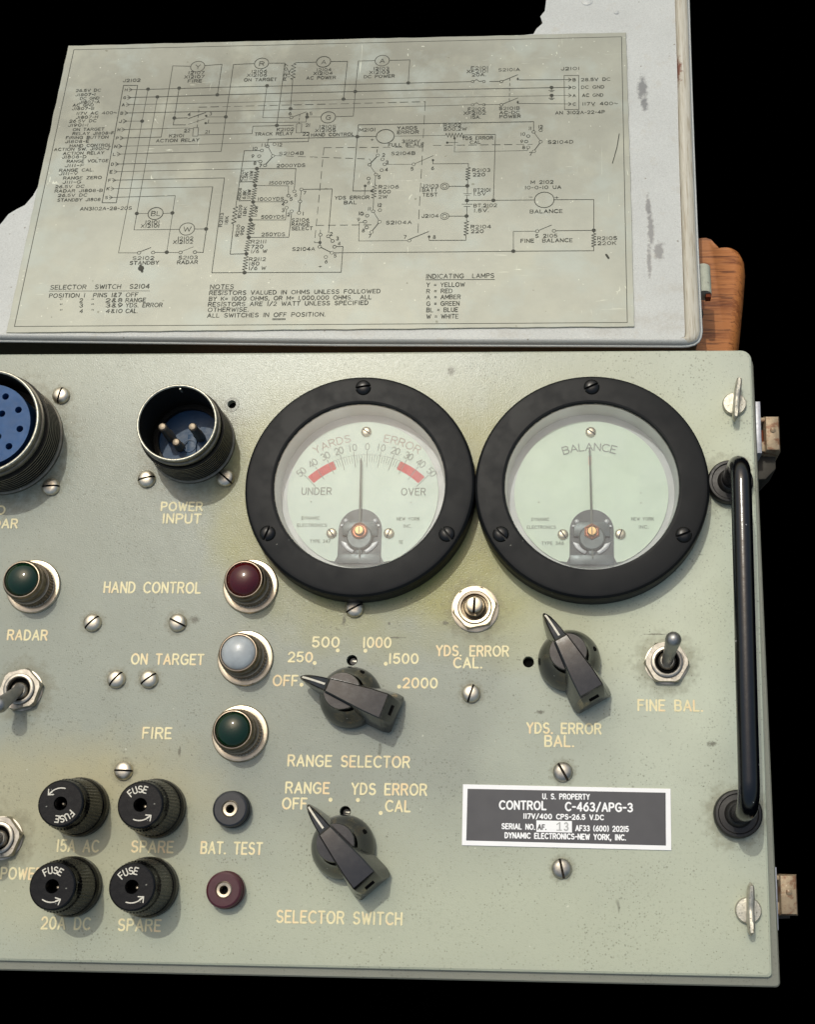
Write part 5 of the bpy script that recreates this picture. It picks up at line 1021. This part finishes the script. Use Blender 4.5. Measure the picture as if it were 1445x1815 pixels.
# ---- wing fasteners
def wing(x, y, tx_, ty_, bx, by_, label, lean):
    p = at(x, y); mb = MB(); mb.lathe([(4.6, 0), (4.6, 1.2), (4.2, 1.7), (.1, 2.0)], 36, cap1=False)
    root = link('wing_fastener', mb.mesh('wing_fastener', M['zinc'], 40), unit, (p[0], p[1], 0), label=label)
    a = at(tx_, ty_, 4.5); b = at(bx, by_, 3.5); a = Vector((a[0] - p[0], a[1] - p[1])); b = Vector((b[0] - p[0], b[1] - p[1]))
    mb = MB(); n = 14; vs = []; fs = []; dd = (b - a); L = dd.length; u = dd.normalized(); v = Vector((-u.y, u.x))
    for i in range(n + 1):
        t2 = i / n; c = a + dd * t2; e_ = abs(2 * t2 - 1); th = 1.15 * math.sqrt(max(0.02, 1 - e_ ** 6)) ; hz = 6.6 - 1.6 * (1 - e_) ** 2 if e_ < .9 else 6.6 - (e_ - .9) * 26
        z0 = 1.2 + 2.6 * e_ ** 2; hz = max(hz, z0 + .4); off = v * lean * (t2 - .5)
        c = c + off
        for s_, zz in ((-1, z0), (-1, hz - .7), (-.5, hz), (.5, hz), (1, hz - .7), (1, z0)): vs.append((c.x + v.x * th * s_, c.y + v.y * th * s_, zz))
    for i in range(n):
        for k in range(6): fs.append((i * 6 + k, i * 6 + (k + 1) % 6, (i + 1) * 6 + (k + 1) % 6, (i + 1) * 6 + k))
    fs.append(tuple(range(6))); fs.append(tuple(n * 6 + k for k in reversed(range(6)))); mb.add(vs, fs); link('wing', mb.mesh('wing', M['zinc'], 50), root)
wing(1301.5, 718, 1312, 668, 1301, 748, 'tarnished wing fastener at the top right corner of the panel', .6)
wing(1326, 1613, 1331, 1563, 1331, 1659, 'bright wing fastener at the bottom right corner of the panel', 0)

# ---- latches on the right side of the case
def latch(x0, x1, y0, y1, sx0, sx1, sy0, sy1, label, lower):
    zc = -9; a = at(x0, y1, zc); b = at(x1, y0, zc); XS = XR + 2.4
    mb = MB(); z1 = zc + 3; q0 = at(sx0, sy1, -6)[1]; q1 = at(sx0, sy0, -6)[1]
    mb.box(XS - .6, XS + 1.4, q0, q1, -34, -6.2, .4)
    root = link('draw_latch', mb.mesh('draw_latch', M['enamel_grey'], 40), unit, label=label)
    mb = MB(); mb.box(a[0], b[0], a[1], b[1], -22, zc + 1, 2.0); mb.box(XS + 1, a[0] + 1, b[1] - 2.2, b[1] - .5, -20, zc - .4, .3); mb.box(XS + 1, a[0] + 1, a[1] + .4, a[1] + 4.6, -20, zc - 1.2, .4)
    mb.box(XS + 1, a[0] + .5, a[1] + 4.6, b[1] - 6, -20, zc - 5, .3); link('latch_lever', mb.mesh('latch_lever', M['latch'], 40), root)
    mb = MB(); mb.lathe([(1.1, 0), (1.1, .3), (.6, .7), (.1, .8)], 14); link('latch_rivet', mb.mesh('latch_rivet', M['latch']), root, ((a[0] + b[0]) / 2, (a[1] + b[1]) / 2 + 1, zc + 1))
    mb = MB(); mb.box(XS + 1.2, a[0] - .1, a[1] + 4.8, b[1] - 5, zc - 5.5, zc - 2.2, .3); link('latch_spring', mb.mesh('latch_spring', M['rust']), root)
    mb = MB(); yl = a[1] - (9.5 if lower else 1.5); mb.prism([(XS + 1, a[1] + 2), (XS + 1, yl), (XS + 4, yl + .2), (b[0] - 1, yl + (4.5 if lower else .4)), (b[0] - .8, a[1] + 2)], -30, -19 if not lower else -15, .5, True)
    link('latch_base', mb.mesh('latch_base', M['latch_dark'], 40), root)
latch(1357, 1382, 737, 800, 1337, 1343, 711, 803, 'rusty draw latch high on the right side of the case', True)
latch(1383, 1413, 1549, 1622, 1363, 1377, 1536, 1648, 'tan draw latch low on the right side of the case', False)
